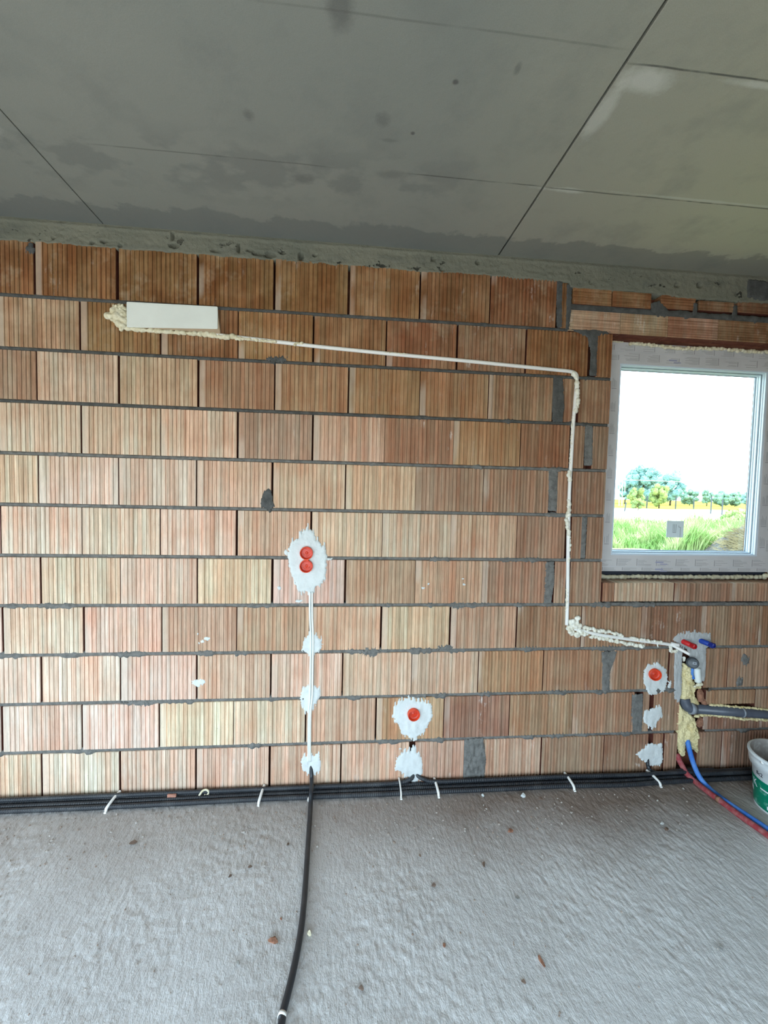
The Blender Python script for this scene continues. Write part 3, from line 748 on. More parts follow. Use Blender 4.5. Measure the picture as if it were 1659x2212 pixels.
b = MB(); b.box(c1[0] - .011, c1[0] + .011, -.022, .005, (c1[2] + c2[2]) / 2 - .004, (c1[2] + c2[2]) / 2 + .004)
part('bridge', bevel_mesh(b.mesh('bridge', MAT_ORANGE), .001, 1), eb)
for (px, py, tl, lab) in ((893, 1541, (.05, -1, 0), 'single orange-red round electrical box in the round plaster patch at knee height'),
                          (1411, 1455, (-.22, -1, .04), 'single orange-red round electrical box just left of the pipe chase')):
    c = W(px, py); e = empty('electrical_box', c, lab, 'electrical box'); el_box(e, (c[0], -.0145, c[2]), .033, tl)

# ------------------------------------------------------------------ pair of white cables down the wall
for dx, lab in ((-.0062, 'left one of the two white cables running down from the double box'), (.0062, 'right one of the two white cables running down from the double box')):
    pts = []
    for px, py in ((672, 1278), (672, 1330), (674, 1380), (673, 1440), (672, 1500), (669, 1540), (668, 1590), (668, 1645)):
        q = W(px, py, -.005); sp = 1.0 if py < 1530 else .8
        pts.append((q[0] + dx * sp, -.006 if py not in (1380, 1500) else -.009, q[2]))
    v, f = tube(catmull(pts, .012), .0052, 10)
    tag(link('white_cable', mesh('white_cable', v, f, MAT_CABLE, True)), lab, 'cable', None)

# ------------------------------------------------------------------ foam beads
def ico(c, r, sub=1, sq=(1, 1, 1), seed=0):
    bm = bmesh.new(); bmesh.ops.create_icosphere(bm, subdivisions=sub, radius=r)
    v = [(c[0] + p.co.x * sq[0], c[1] + p.co.y * sq[1], c[2] + p.co.z * sq[2]) for p in bm.verts]
    f = [tuple(x.index for x in p.verts) for p in bm.faces]; bm.free(); return v, f
_ICO = {}
def ico_fast(c, r, sub=2):
    if sub not in _ICO: _ICO[sub] = ico((0, 0, 0), 1, sub)
    V, Fc = _ICO[sub]; return [(c[0] + x * r, c[1] + y * r, c[2] + z * r) for x, y, z in V], Fc
def foam(name, pts, r0, parent, mat=MAT_FOAM, spread=.4, dens=1.0, seed=0, voxel=.0028, label=None, squash=1.0, cat=None):
    r = random.Random(seed); path = catmull(pts, r0 * .55 / dens); mb = MB()
    for i, p in enumerate(path):
        rr = r0 * r.uniform(.55, 1.15)
        c = (p[0] + r.uniform(-spread, spread) * r0, p[1] * 1.0 + r.uniform(-.3, .3) * r0 * squash, p[2] + r.uniform(-spread, spread) * r0)
        mb.add(ico_fast(c, rr))
    me = mb.mesh(name, mat, True)
    o = part(name, me, parent) if parent is not None else link(name, me)
    md = o.modifiers.new('remesh', 'REMESH'); md.mode = 'VOXEL'; md.voxel_size = voxel; md.use_smooth_shade = True
    if label: o['label'] = label
    if cat: o['category'] = cat
    return o
Wp = lambda *l: [W(*q) for q in l]
def WY(Y, *l): return [W(px, py, Y) for px, py in l]

# installation box with its white cover, high on the left
bx = empty('installation_box', (-.875, 0, 2.44), 'white rectangular cover plate high on the left, foam along its edges', 'cover plate')
corners = WY(-.020, (273.5, 652), (470.5, 662.5), (470.5, 710.5), (274, 707))
def rounded_quad(cs, rad, y0, y1, mat, name):
    C = [np.array((c[0], c[2])) for c in cs]; pts = []
    for i in range(4):
        a, b_, c_ = C[i - 1], C[i], C[(i + 1) % 4]; u = (a - b_) / np.linalg.norm(a - b_); w = (c_ - b_) / np.linalg.norm(c_ - b_)
        for k in range(5):
            t = k / 4; pts.append(((1 - t) ** 2) * (b_ + u * rad) + 2 * t * (1 - t) * b_ + t * t * (b_ + w * rad))
    n = len(pts); v = [(p[0], y0 + .001, p[1]) for p in pts]
    ce = sum(pts) / n
    v += [(p[0] + (ce[0] - p[0]) * .004, y0, p[1] + (ce[1] - p[1]) * .012) for p in pts] + [(p[0], y1, p[1]) for p in pts]
    f = [tuple(n + i for i in range(n))[::-1]] + [(i, (i + 1) % n, n + (i + 1) % n, n + i) for i in range(n)] + [(i, 2 * n + i, 2 * n + (i + 1) % n, (i + 1) % n) for i in range(n)] + [tuple(2 * n + i for i in range(n))]
    return mesh(name, v, f, mat)
part('cover', rounded_quad(corners, .006, -.022, -.017, MAT_PANEL, 'cover'), bx)
cs = [(corners[0][0] + .006, 0, corners[0][2] - .006), (corners[1][0] - .004, 0, corners[1][2] - .006), (corners[2][0] + .012, 0, corners[2][2] - .020), (corners[3][0] + .006, 0, corners[3][2] + .004)]
part('box_shell', rounded_quad(cs, .004, -.0175, .02, MAT_BEIGE, 'box_shell'), bx)
r_ = random.Random(5); mb = MB()
for px, py, rp in ((232, 682, 7), (240, 684, 7), (246, 672, 7), (258, 661, 6), (264, 664, 5), (250, 690, 8), (258, 700, 8), (266, 704, 7), (262, 690, 9), (258, 676, 9), (268, 678, 7), (250, 665, 5), (262, 712, 4), (270, 694, 8), (245, 678, 8), (268, 668, 6), (254, 684, 10)):
    q = W(px, py, -.012); mb.add(ico_fast((q[0], -.010 + r_.uniform(-.006, .004), q[2]), rp / 400))
    for _ in range(3):
        mb.add(ico_fast((q[0] + r_.uniform(-.012, .012), -.018 + r_.uniform(-.008, .006), q[2] + r_.uniform(-.012, .012)), r_.uniform(.004, .008)))
o = part('foam_cluster', mb.mesh('foam_cluster', MAT_FOAM, True), bx); o['label'] = 'bubbly cream foam at the left end'
md = o.modifiers.new('remesh', 'REMESH'); md.mode = 'VOXEL'; md.voxel_size = .0025; md.use_smooth_shade = True
foam('foam_bead', WY(-.010, (266, 708), (300, 712), (350, 716), (400, 719), (430, 722)), .0115, bx, seed=3, spread=.2)

# white pipe run: along, down, along
CH = dict(seed=0)
pr_ = empty('white_pipe', W(1245, 806), 'thin white pipe with foam dabs, stepping from the cover plate down to the pipe chase', 'pipe')
p1 = WY(-.004, (455, 722), (600, 738.5), (700, 750), (850, 765), (1000, 779), (1100, 789), (1200, 799), (1232, 802.5), (1244, 808), (1246, 822), (1243, 860), (1238, 920), (1234, 990), (1230, 1060), (1228, 1130), (1227, 1200), (1226, 1280), (1224, 1350))
part('upper_run', mesh('upper_run', *tube(catmull(p1, .01), .0098, 12), MAT_WHITE, True), pr_)
p2 = WY(-.004, (1240, 1358), (1290, 1370), (1340, 1378), (1400, 1386), (1440, 1391), (1456, 1395))
part('lower_run', mesh('lower_run', *tube(catmull(p2, .01), .0098, 12), MAT_WHITE, True), pr_)
p3 = [W(1453, 1394, -.012), W(1470, 1403, -.045), W(1490, 1413.5, -.08)]
part('end_stub', mesh('end_stub', *tube(catmull(p3, .008), .0088, 12), MAT_WHITE, True), pr_)
p4 = [W(1449, 1391, -.008), W(1466, 1395, -.02)]
part('coupling', mesh('coupling', *tube(catmull(p4, .006), .0135, 12), MAT_WHITE, True), pr_)
foam('foam_bead', WY(-.008, (426, 720), (450, 722), (480, 727), (500, 728), (520, 731)), .014, pr_, seed=4, spread=.35)
foam('foam_bead', WY(-.010, (515, 730), (540, 733), (570, 736), (598, 739)), .0085, pr_, seed=5, spread=.15, dens=.55)
foam('foam_bead', WY(-.010, (636, 744), (640, 742), (652, 742)), .008, pr_, seed=6, spread=.5)
foam('foam_bead', WY(-.008, (832, 761), (850, 763), (878, 765)), .006, pr_, seed=7, spread=.4)
foam('foam_bead', WY(-.008, (1236, 806), (1244, 815), (1246, 840), (1248, 870), (1243, 888)), .0135, pr_, MAT_FOAM_W, seed=8, spread=.35)
foam('foam_bead', WY(-.006, (1237, 900), (1234, 960), (1232, 1000)), .0065, pr_, MAT_FOAM_W, seed=9, spread=.3, dens=.7)
foam('foam_bead', WY(-.008, (1230, 1018), (1230, 1038)), .0115, pr_, MAT_FOAM_W, seed=10, spread=.3)
foam('foam_bead', WY(-.008, (1228, 1080), (1228, 1105), (1224, 1125), (1226, 1140), (1229, 1160)), .011, pr_, MAT_FOAM_W, seed=11, spread=.4)
foam('foam_bead', WY(-.006, (1230, 1165), (1230, 1180), (1227, 1215)), .0085, pr_, MAT_FOAM_W, seed=12, spread=.3)
foam('foam_bead', WY(-.006, (1225, 1270), (1224, 1300), (1223, 1320)), .0075, pr_, MAT_FOAM_W, seed=13, spread=.3)
foam('foam_mass', WY(-.008, (1226, 1362), (1236, 1340), (1245, 1352), (1247, 1335), (1251, 1356), (1256, 1366), (1246, 1372), (1232, 1364), (1240, 1352), (1264, 1372), (1268, 1364)), .0125, pr_, MAT_FOAM_W, seed=14, spread=.8)
foam('foam_bead', WY(-.006, (1264, 1355), (1290, 1361), (1320, 1366), (1344, 1373)), .010, pr_, MAT_FOAM_W, seed=15, spread=.4)
foam('foam_bead', WY(-.006, (1275, 1376), (1310, 1380), (1350, 1389), (1390, 1396)), .0105, pr_, MAT_FOAM_W, seed=16, spread=.6)
foam('foam_bead', WY(-.006, (1360, 1378), (1390, 1383), (1430, 1388)), .009, pr_, MAT_FOAM_W, seed=17, spread=.5)
foam('foam_bead', WY(-.010, (1420, 1390), (1421, 1398)), .005, pr_, MAT_FOAM_W, seed=18, spread=.3)
foam('foam_bead', WY(-.010, (1447, 1398), (1450, 1408), (1462, 1404)), .010, pr_, MAT_FOAM_W, seed=19, spread=.5)
foam('foam_bead', WY(-.012, (1478, 1422), (1478, 1428)), .008, pr_, MAT_FOAM_W, seed=20, spread=.3)

# ------------------------------------------------------------------ plumbing
FY = dict(mat=MAT_FOAM_Y, jag=.004, rough=.014, jcol=4, rcell=9, xj=.004)
chase = empty('foamed_chase', W(1490, 1560), 'vertical chase filled with lumpy yellow foam under the grey cap', 'foam')
patch('foam_fill', [(1474, 1433), (1486, 1436), (1494, 1445), (1496, 1470), (1502, 1480), (1514, 1475), (1514, 1486), (1500, 1490), (1500, 1505), (1512, 1520), (1524, 1527), (1536, 1532), (1530, 1537), (1500, 1532), (1486, 1520), (1470, 1514), (1472, 1470)], thick=.012, seed=40, parent=chase, Y=.012, **FY)
patch('foam_fill', [(1464, 1518), (1474, 1530), (1490, 1542), (1500, 1552), (1504, 1570), (1510, 1585), (1508, 1600), (1505, 1626), (1494, 1615), (1488, 1600), (1480, 1600), (1479, 1625), (1475, 1632), (1466, 1626), (1460, 1600), (1461, 1560)], thick=.014, seed=41, parent=chase, Y=.010, **FY)
foam('foam_lump', WY(-.004, (1484, 1556), (1494, 1566), (1502, 1582), (1505, 1590)), .012, chase, MAT_FOAM_Y, seed=42, spread=.4)
foam('foam_lump', WY(-.002, (1476, 1545), (1490, 1558), (1497, 1572)), .010, chase, MAT_FOAM_Y, seed=43, spread=.4)
foam('foam_lump', WY(-.002, (1470, 1625), (1474, 1631)), .009, chase, MAT_FOAM_Y, seed=44, spread=.4)
foam('foam_lump', WY(-.006, (1500, 1482), (1508, 1478), (1512, 1476)), .011, chase, MAT_FOAM, seed=45, spread=.4)
foam('foam_lump', WY(-.000, (1484, 1455), (1490, 1470), (1488, 1490), (1494, 1505), (1500, 1520)), .010, chase, MAT_FOAM_Y, seed=46, spread=.9)
# broken brick edge right of the foam
def shard(name, c, s, mat, seed, parent=None, rot=None, **kw):
    r = random.Random(seed); bm = bmesh.new(); bmesh.ops.create_icosphere(bm, subdivisions=2, radius=1)
    off = Vector((seed * 3.1, 1.7, 0))
    for v in bm.verts:
        k = 1 + .42 * noise.noise(v.co * 1.3 + off); v.co = v.co * k
        for ax in ((1, .3, .2), (-.4, 1, .3), (.1, -.5, 1), (-.7, -.6, -.5)):
            a = Vector(ax).normalized(); d = v.co.dot(a)
            if d > .62: v.co -= a * (d - .62)
        v.co = Vector((v.co.x * s[0], v.co.y * s[1], v.co.z * s[2]))
    if rot: bmesh.ops.rotate(bm, verts=bm.verts, cent=(0, 0, 0), matrix=Matrix.Rotation(rot, 3, 'Z'))
    zmin = min(v.co.z for v in bm.verts)
    me = bpy.data.meshes.new(name); bm.to_mesh(me); bm.free(); me.materials.append(mat)
    if parent is not None:
        for v in me.vertices: v.co += Vector(c)
        o = part(name, me, parent)
    else: o = link(name, me, None, (c[0], c[1], c[2] - zmin))
    for k_, v_ in kw.items(): o[k_] = v_
    return o
shard('brick_fragment', W(1513, 1503, .004), (.022, .014, .045), MAT_CHIP, 3, wall_back)
shard('brick_fragment', W(1521, 1518, .006), (.016, .012, .03), MAT_CHIP, 4, wall_back)
shard('brick_fragment', W(1512, 1560, .008), (.024, .014, .035), MAT_CHIP, 5, wall_back)

drain = empty('drain_pipe', W(1580, 1537), 'dark grey drain pipe running right along the wall from its elbow in the foam', 'pipe')
q0, q1 = W(1502, 1531, -.004), W(1659, 1543, -.004)
dirx = np.array(q1) - np.array(q0); end = np.array(q1) + dirx * .9
part('pipe', mesh('pipe', *tube([np.array(q0), end], .026, 28), MAT_PVC, True), drain)
e_pts = [W(1478, 1508, .012), W(1480, 1518, .008), W(1486, 1527, .0), W(1500, 1531, -.004)]
part('elbow', mesh('elbow', *tube(catmull(e_pts, .006), .029, 24), MAT_PVC, True), drain)
part('socket_ring', mesh('socket_ring', *tube([np.array(W(1489, 1530, -.004)), np.array(W(1497.5, 1530.8, -.004))], .0325, 28), MAT_PVC_L, True), drain)
part('joint_ring', mesh('joint_ring', *tube([np.array(W(1600.5, 1538.5, -.004)), np.array(W(1604.5, 1538.8, -.004))], .0285, 28), MAT_PVC_L, True), drain)
foam('foam_seam', WY(-.004, (1534, 1523), (1560, 1524), (1590, 1527), (1620, 1529), (1645, 1532), (1700, 1537), (1760, 1542)), .0075, drain, MAT_FOAM_Y, seed=50, spread=.35)
foam('foam_seam', WY(-.004, (1500, 1548), (1512, 1545), (1540, 1545), (1580, 1549), (1600, 1553), (1640, 1554), (1665, 1556), (1760, 1562)), .0085, drain, MAT_FOAM_Y, seed=51, spread=.35)

cap = empty('pipe_cap', W(1497, 1432), 'round dark grey pipe cap with a small white sticker', 'pipe cap')
cd_ = (-.62, -1, .34); cc = W(1496, 1432, -.03)
part('cap_body', mesh('cap_body', *lathe([(.0005, .022), (.024, .022), (.0262, .020), (.0262, .006), (.031, .004), (.031, -.008), (.027, -.010), (.027, -.03)], 36, loc=cc, dirv=cd_), MAT_RUBBER, True), cap)
st_ = MB(); u = np.array([.85, -.527, .0]); w_ = np.array([.15, .24, .96]); o0 = np.array(cc) + np.array(cd_) / np.linalg.norm(cd_) * .0228 + u * .006
a = [o0 + u * i * .009 + w_ * j * .007 for i, j in ((-1, -1), (1, -1), (1, 1), (-1, 1))]; st_.quad(*[tuple(x) for x in a])
part('sticker', st_.mesh('sticker', MAT_PVC_L), cap)
st_ = MB(); o1 = o0 + np.array(cd_) * .0004
a = [o1 + u * i * .004 + w_ * j * .003 for i, j in ((-1, -1), (1, -1), (1, 1), (-1, 1))]; st_.quad(*[tuple(x) for x in a])
part('sticker_print', st_.mesh('sticker_print', MAT_RUBBER), cap)
sp = empty('white_pipe_sleeve', W(1506, 1457), 'short white pipe sleeve standing below the grey cap', 'pipe')
part('sleeve', mesh('sleeve', *tube(catmull([W(1505, 1443, -.006), W(1506, 1458, -.006), W(1508, 1472, -.004)], .008), .0185, 20), MAT_CABLE, True), sp)
bt = tube(catmull([W(1496, 1443, -.008), W(1495, 1455, -.008), W(1498, 1466, -.006)], .006), .0075, 12)
tag(link('blue_pipe_end', mesh('blue_pipe_end', *bt, MAT_BLUE, True)), 'short piece of blue pipe beside the white sleeve under the grey cap', 'pipe')
def plug(a, b, mat, name, label, dark):
    A, B = np.array(a), np.array(b); d = B - A; L_ = np.linalg.norm(d)
    e = empty(name, a, label, 'pipe plug')
    part('plug_body', mesh('plug_body', *lathe([(.0145, -.01), (.0145, L_ * .62), (.0115, L_ * .66)], 20, loc=a, dirv=d), mat, True), e)
    part('plug_head', mesh('plug_head', *lathe([(.0125, L_ * .62), (.016, L_ * .66), (.016, L_ * .94), (.012, L_), (.0085, L_), (.0085, L_ * .9), (.0005, L_ * .88)], 6, loc=a, dirv=d), dark), e)
MAT_RED_D = simple('dark red plug head', (.40, .008, .012), .4, .5); MAT_BLUE_D = simple('dark blue plug head', (.006, .02, .20), .4, .5)
plug(W(1475, 1385.5, 0), W(1503, 1398, -.075), MAT_RED, 'red_plug', 'red threaded plug sticking out of the plaster smear, left of the blue one', MAT_RED_D)
plug(W(1513, 1384, 0), W(1544, 1396, -.075), MAT_BLUEP, 'blue_plug', 'blue threaded plug sticking out of the plaster smear, right of the red one', MAT_BLUE_D)

# supply pipes out of the chase and across the floor
bp = catmull([W(1484, 1596, .012), W(1486, 1605, -.004), W(1492, 1630, -.03), W(1500, 1655, -.06), W(1511, 1678, -.09), W(1527, 1698, -.125), W(1548, 1716, -.175), F(1568, 1731, .014), F(1590, 1746, .013), F(1625, 1769, .013), F(1659, 1792, .013), (2.07, -.62, .013), (2.06, -.95, .013), (2.10, -1.5, .013)], .012)
tag(link('blue_supply_pipe', mesh('blue_supply_pipe', *tube(bp, .0132, 16), MAT_BLUE, True)), 'blue insulated pipe curving out of the foam and across the floor', 'pipe')
rp = catmull([W(1462, 1628, .012), W(1466, 1640, -.002), W(1474, 1655, -.022), W(1484, 1672, -.055), F(1500, 1687, .013), F(1530, 1711, .013), F(1560, 1733, .013), F(1600, 1763, .013), F(1640, 1791, .013), F(1662, 1807, .013), (2.035, -.65, .013), (2.02, -.95, .013), (2.05, -1.5, .013)], .012)
ro = empty('red_supply_pipe', tuple(rp[0]), 'dusty red insulated pipe lying on the floor beside the blue one', 'pipe')
part('pipe', mesh('pipe', *tube(rp, .0145, 16), MAT_REDP, True), ro)
q = F(1552, 1727, .014); part('tape_wrap', mesh('tape_wrap', *tube([np.array(F(1549, 1725, .0135)), np.array(F(1556, 1730, .0135))], .0158, 16), MAT_CHIP, True), ro)

# ------------------------------------------------------------------ black conduits
def ribbed(i, L_, r): return r if i % 2 else r * .90
def conduit(pts, r, label, step=.0055, name='black_conduit', group=None, extra=None):
    path = catmull(pts, step)
    v, f = tube(path, r, 14, rfun=lambda i, L_: ribbed(i, L_, r))
    o = link(name, mesh(name, v, f, MAT_BLACK, False)); tag(o, label, 'conduit', group); return o
def yw(x, s, a=.006): return a * math.sin(x * 2.3 + s) + a * .6 * math.sin(x * 5.1 + 2 * s)
XS = [-3.3 + .35 * i for i in range(15)]
conduit([(x, -.020 + min(0, yw(x, 1, .003)), .0135) for x in XS] + [(1.9, -.026, .014), (2.3, -.022, .014), (3.2, -.022, .014)], .0128, 'black corrugated conduit at the foot of the wall, innermost of the bundle')
conduit([(x, -.049 + yw(x, 2, .003), .0135) for x in XS[:-1]] + [(1.55, -.062, .0135), (1.75, -.056, .0135), (1.95, -.052, .0135), (2.3, -.05, .0135), (3.2, -.05, .0135)], .0128, 'black corrugated conduit at the foot of the wall, second out in the bundle')
conduit([(x, -.079 + yw(x, 2, .003), .0135) for x in XS[:-2]] + [(1.2, -.078, .0135), (1.55, -.090, .0135), (1.8, -.084, .0135), (2.0, -.080, .0135), (2.3, -.079, .0135), (3.2, -.079, .0135)], .0128, 'black corrugated conduit at the foot of the wall, outermost of the bundle')
conduit([(-3.3, -.034, .036), (-2, -.034, .036), (-1.2, -.032, .035), (-.6, -.030, .034), (-.1, -.032, .036), (.28, -.03, .035), (.37, -.020, .044), (.392, -.004, .052), (.395, .012, .066)], .0105, 'thin black conduit lying on the bundle and rising into the plaster below the single box')
conduit([(.412, .012, .068), (.418, -.004, .054), (.45, -.020, .043), (.52, -.032, .036), (.8, -.034, .036), (1.3, -.034, .036), (1.65, -.045, .036), (1.9, -.05, .042), (2.1, -.05, .040), (2.5, -.036, .036), (3.2, -.036, .036)], .0105, 'thin black conduit leaving the plaster below the single box towards the pipes')
conduit([W(1397, 1600, .015), W(1398, 1635, .006), W(1400, 1655, -.012), W(1408, 1666, -.022), W(1430, 1670, -.03), (1.95, -.038, .045), (2.15, -.036, .040)], .010, 'black conduit coming out of the slot below the box near the pipe chase')
conduit([(2.0, -.065, .040), (2.15, -.066, .040), (2.5, -.066, .038), (3.2, -.066, .038)], .0115, 'black conduit on top of the bundle to the right of the blue pipe')
# single cable conduit across the floor
fc = [W(671, 1640, .012), W(672, 1660, .002), W(673, 1680, -.012), W(673, 1695, -.045), W(672.5, 1705, -.075), W(671.5, 1714, -.098), F(671, 1735, .018), F(669.5, 1760, .012), F(667, 1800, .012), F(663, 1860, .012), F(659, 1920, .012), F(653, 1985, .012), F(645, 2040, .012), F(634, 2095, .012), F(622, 2145, .012), F(609, 2195, .012), F(600, 2240, .012), (-.26, -1.4, .012), (-.4, -1.9, .012)]
cc_ = empty('floor_conduit', fc[6], 'single black conduit running from the wall across the floor towards the viewer', 'conduit')
part('conduit', mesh('conduit', *tube(catmull(fc, .012), .0112, 14), MAT_BLACK, True), cc_)
for a, b_ in ((F(669.7, 1724, .022), F(669.6, 1729, .020)), (F(611, 2189, .012), F(608.3, 2198, .012))):
    part('white_tie', mesh('white_tie', *tube([np.array(a), np.array(b_)], .0132, 16), MAT_WHITE, True), cc_)

# ------------------------------------------------------------------ clips over the bundle
def clip(px, label, w=.013, y0=-.014, y1=-.098, h=.034, lean=0.0, mat=MAT_WHITE):
    x = W(px, 1700)[0]; e = empty('cable_clip', (x, -.05, .0), label, 'clip')
    pts = [(x - lean * .3, y0 + .008, h + .004), (x, y0, h + .002), (x + lean * .3, (y0 + y1) / 2 + .01, h), (x + lean * .7, y1 + .012, h * .72), (x + lean, y1, h * .4), (x + lean, y1 - .001, .004)]
    v, f = tube(catmull(pts, .006), w * .5, 8); part('strap', mesh('strap', v, f, mat, True), e)
    b = MB(); b.box(x + lean - .006, x + lean + .006, y1 - .012, y1 + .001, -.002, .006); part('foot', bevel_mesh(b.mesh('foot', mat), .001, 1), e)
    return e
clip(260, 'white clip strapped over the black bundle, leftmost one', .0145, lean=-.018)
clip(571, 'white clip strapped over the black bundle between the brick chip and the vertical cables', .0145, lean=-.010)
clip(861, 'white clip end sticking up just left of the plaster below the single box', .009, h=.044)
clip(937, 'white clip strapped over the bundle right of the plaster below the single box', .0145, lean=.004)
clip(1217, 'white clip strapped over the black bundle midway between the boxes', .0145, lean=.006)
clip(1392, 'white clip below the plaster patch beside the pipe chase', .0145, lean=.016, y0=-.02)
hk = empty('hook_clip', W(437, 1712), 'open white hook clip lying on top of the black bundle', 'clip')
hp = [W(427, 1724, -.045), W(432, 1716, -.042), W(438, 1708, -.038), W(446, 1706, -.036), W(451, 1711, -.036), W(447, 1718, -.038), W(441, 1717, -.040)]
part('hook', mesh('hook', *tube(catmull(hp, .004), .0052, 10), MAT_FOAM, True), hk)
b = MB(); q = W(371, 1724, -.048); b.box(q[0] - .022, q[0] + .022, -.052, -.042, q[2] - .016, q[2] + .020)
tag(link('brick_chip', bevel_mesh(b.mesh('brick_chip', simple('pink brick', (.45, .22, .16), .9, .2, .3, 50)), .002, 1)), 'flat pink brick chip leaning on the black bundle at the left', 'rubble')

# ------------------------------------------------------------------ bucket
def build_bucket():
    cx, cy, h = 2.312, -.315, .285
    rb, rt = .136, .160
    e = empty('bucket', (cx, cy, 0), 'white plastic bucket with green label and grey crusted inside, at the right edge', 'bucket')
    r_at = lambda z: rb + (rt - rb) * z / h
    v, f = lathe([(.0005, .004), (rb - .004, .004), (rb, .008), (rb, .0), (rb, .0), (r_at(.215), .215), (r_at(.215) + .012, .219), (rt + .010, .250), (rt + .012, .268), (rt + .016, .271), (rt + .016, .281), (rt + .012, .285), (rt + .004, .285)], 72, loc=(cx, cy, 0))
    part('body', mesh('body', v, f, MAT_BUCKET, True), e)
    v, f = lathe([(rt + .0045, .2852), (rt + .001, .272), (r_at(.19) - .003, .19), (rb - .006, .030), (.0005, .030)], 72, loc=(cx, cy, 0))
    part('inner_crust', mesh('inner_crust', v, f, MAT_INSIDE, True), e)
    def cyl_patch(z0, z1, a0, a1, mat, name, dr=.0008, n=40, wave=None):
        v, f = [], []
        for i in range(n + 1):
            a = a0 + (a1 - a0) * i / n
            zz1 = z1 + (wave(a) if wave else 0)
            for z in (z0, zz1):
                r = r_at(z) + dr; v.append((cx + r * math.cos(a), cy + r * math.sin(a), z))
        for i in range(n): f.append((2 * i, 2 * i + 2, 2 * i + 3, 2 * i + 1))
        o = part(name, mesh(name, v, f, mat, True), e); return o
    cyl_patch(.012, .158, math.radians(120), math.radians(350), MAT_GREEN, 'green_label')
    # white stripes, stroke marks and lettering on the label
    cyl_patch(.112, .119, math.radians(172), math.radians(345), MAT_BUCKET, 'label_stripe', .0014)
    cyl_patch(.070, .094, math.radians(132), math.radians(150), MAT_BUCKET, 'label_stripe', .0014, 10)
    cyl_patch(.024, .042, math.radians(186), math.radians(215), MAT_BUCKET, 'label_stripe', .0014, 10)
    def wrap_text(txt, size, a_c, z_c, mat, name, extr=.0004):
        cu = bpy.data.curves.new(name, 'FONT'); cu.body = txt; cu.size = size; cu.extrude = extr; cu.align_x = 'LEFT'; cu.resolution_u = 3
        t = bpy.data.objects.new('t', cu); col.objects.link(t)
        dg = bpy.context.evaluated_depsgraph_get(); me = bpy.data.meshes.new_from_object(t.evaluated_get(dg)); bpy.data.objects.remove(t)
        for p in me.vertices:
            z = z_c + p.co.y; a = a_c + p.co.x / r_at(z); r = r_at(z) + .0018 + p.co.z
            p.co = Vector((cx + r * math.cos(a), cy + r * math.sin(a), z))
        me.materials.clear(); me.materials.append(mat); part(name, me, e)
    wrap_text('K', .055, math.radians(150), .106, MAT_BUCKET, 'label_letter')
    wrap_text('8c2', .028, math.radians(163), .178, MAT_MARK_GAP, 'hand_mark')
    # lug of the bail handle
    v, f = lathe([(.0005, .006), (.007, .004), (.008, -.004)], 14, loc=(cx - rt - .012, cy - .004, .268), dirv=(-1, -.1, 0))
    part('handle_lug', mesh('handle_lug', v, f, MAT_WHITE, True), e)
build_bucket()

# ------------------------------------------------------------------ window
YF = .10; GY = .155
IX0, IX1, IZ0, IZ1 = 1.555, 2.468, 1.277, 2.362
OX0, OX1, OZ0, OZ1 = 1.436, 2.578, 1.172, 2.500
win = empty('window_1', ((IX0 + IX1) / 2, YF, IZ0), kind='structure')
def ring(x0, x1, z0, z1, X0, X1, Z0, Z1, ya, yb):
    """frame between an inner and an outer rectangle"""
    v = [(x0, ya, z0), (x1, ya, z0), (x1, ya, z1), (x0, ya, z1), (X0, ya, Z0), (X1, ya, Z0), (X1, ya, Z1), (X0, ya, Z1)]
    v += [(a, yb, c) for a, _, c in v]
    f = []
    for i in range(4):
        j = (i + 1) % 4
        f += [(i, j, 4 + j, 4 + i), (8 + i, 12 + i, 12 + j, 8 + j), (i, 8 + i, 8 + j, j), (4 + i, 4 + j, 12 + j, 12 + i)]
    return v, f
mb = MB()
mb.add(ring(IX0, IX1, IZ0, IZ1, OX0, OX1, OZ0, OZ1, YF + .001, YF + .07))
mb.add(ring(IX0 + .004, IX1 - .004, IZ0 + .004, IZ1 - .004, IX0 - .02, IX1 + .02, IZ0 - .02, IZ1 + .02, YF + .012, YF + .07))
part('frame', bevel_mesh(mb.mesh('frame', MAT_FRAME), .0015, 1), win)
mb = MB(); mb.add(ring(IX0 + .007, IX1 - .007, IZ0 + .007, IZ1 - .007, IX0 - .01, IX1 + .01, IZ0 - .01, IZ1 + .01, YF + .022, YF + .026))
part('gasket', mb.mesh('gasket', MAT_GASKET), win)
mb = MB(); mb.add(ring(IX0 + .009, IX1 - .009, IZ0 + .009, IZ1 - .009, IX0 - .01, IX1 + .01, IZ0 - .01, IZ1 + .01, YF + .026, GY - .006))
mb.add(ring(IX0 + .013, IX1 - .013, IZ0 + .013, IZ1 - .013, IX0 - .01, IX1 + .01, IZ0 - .01, IZ1 + .01, YF + .040, GY - .004))
part('glazing_rebate', bevel_mesh(mb.mesh('glazing_rebate', MAT_FRAME), .001, 1), win)
mb = MB(); mb.add(ring(IX0 + .016, IX1 - .016, IZ0 + .016, IZ1 - .016, IX0 - .01, IX1 + .01, IZ0 - .01, IZ1 + .01, GY - .005, GY))
part('gasket', mb.mesh('gasket', MAT_GASKET), win)
gm = bpy.data.materials.new('window glass'); gm.use_nodes = True; nt = gm.node_tree; nt.nodes.clear()
out = nt.nodes.new('ShaderNodeOutputMaterial'); mx = nt.nodes.new('ShaderNodeMixShader'); tr = nt.nodes.new('ShaderNodeBsdfTransparent'); gl = nt.nodes.new('ShaderNodeBsdfGlossy'); fr = nt.nodes.new('ShaderNodeMath'); fr.operation = 'MULTIPLY_ADD'; pw = nt.nodes.new('ShaderNodeMath'); pw.operation = 'POWER'; lw = nt.nodes.new('ShaderNodeLayerWeight')
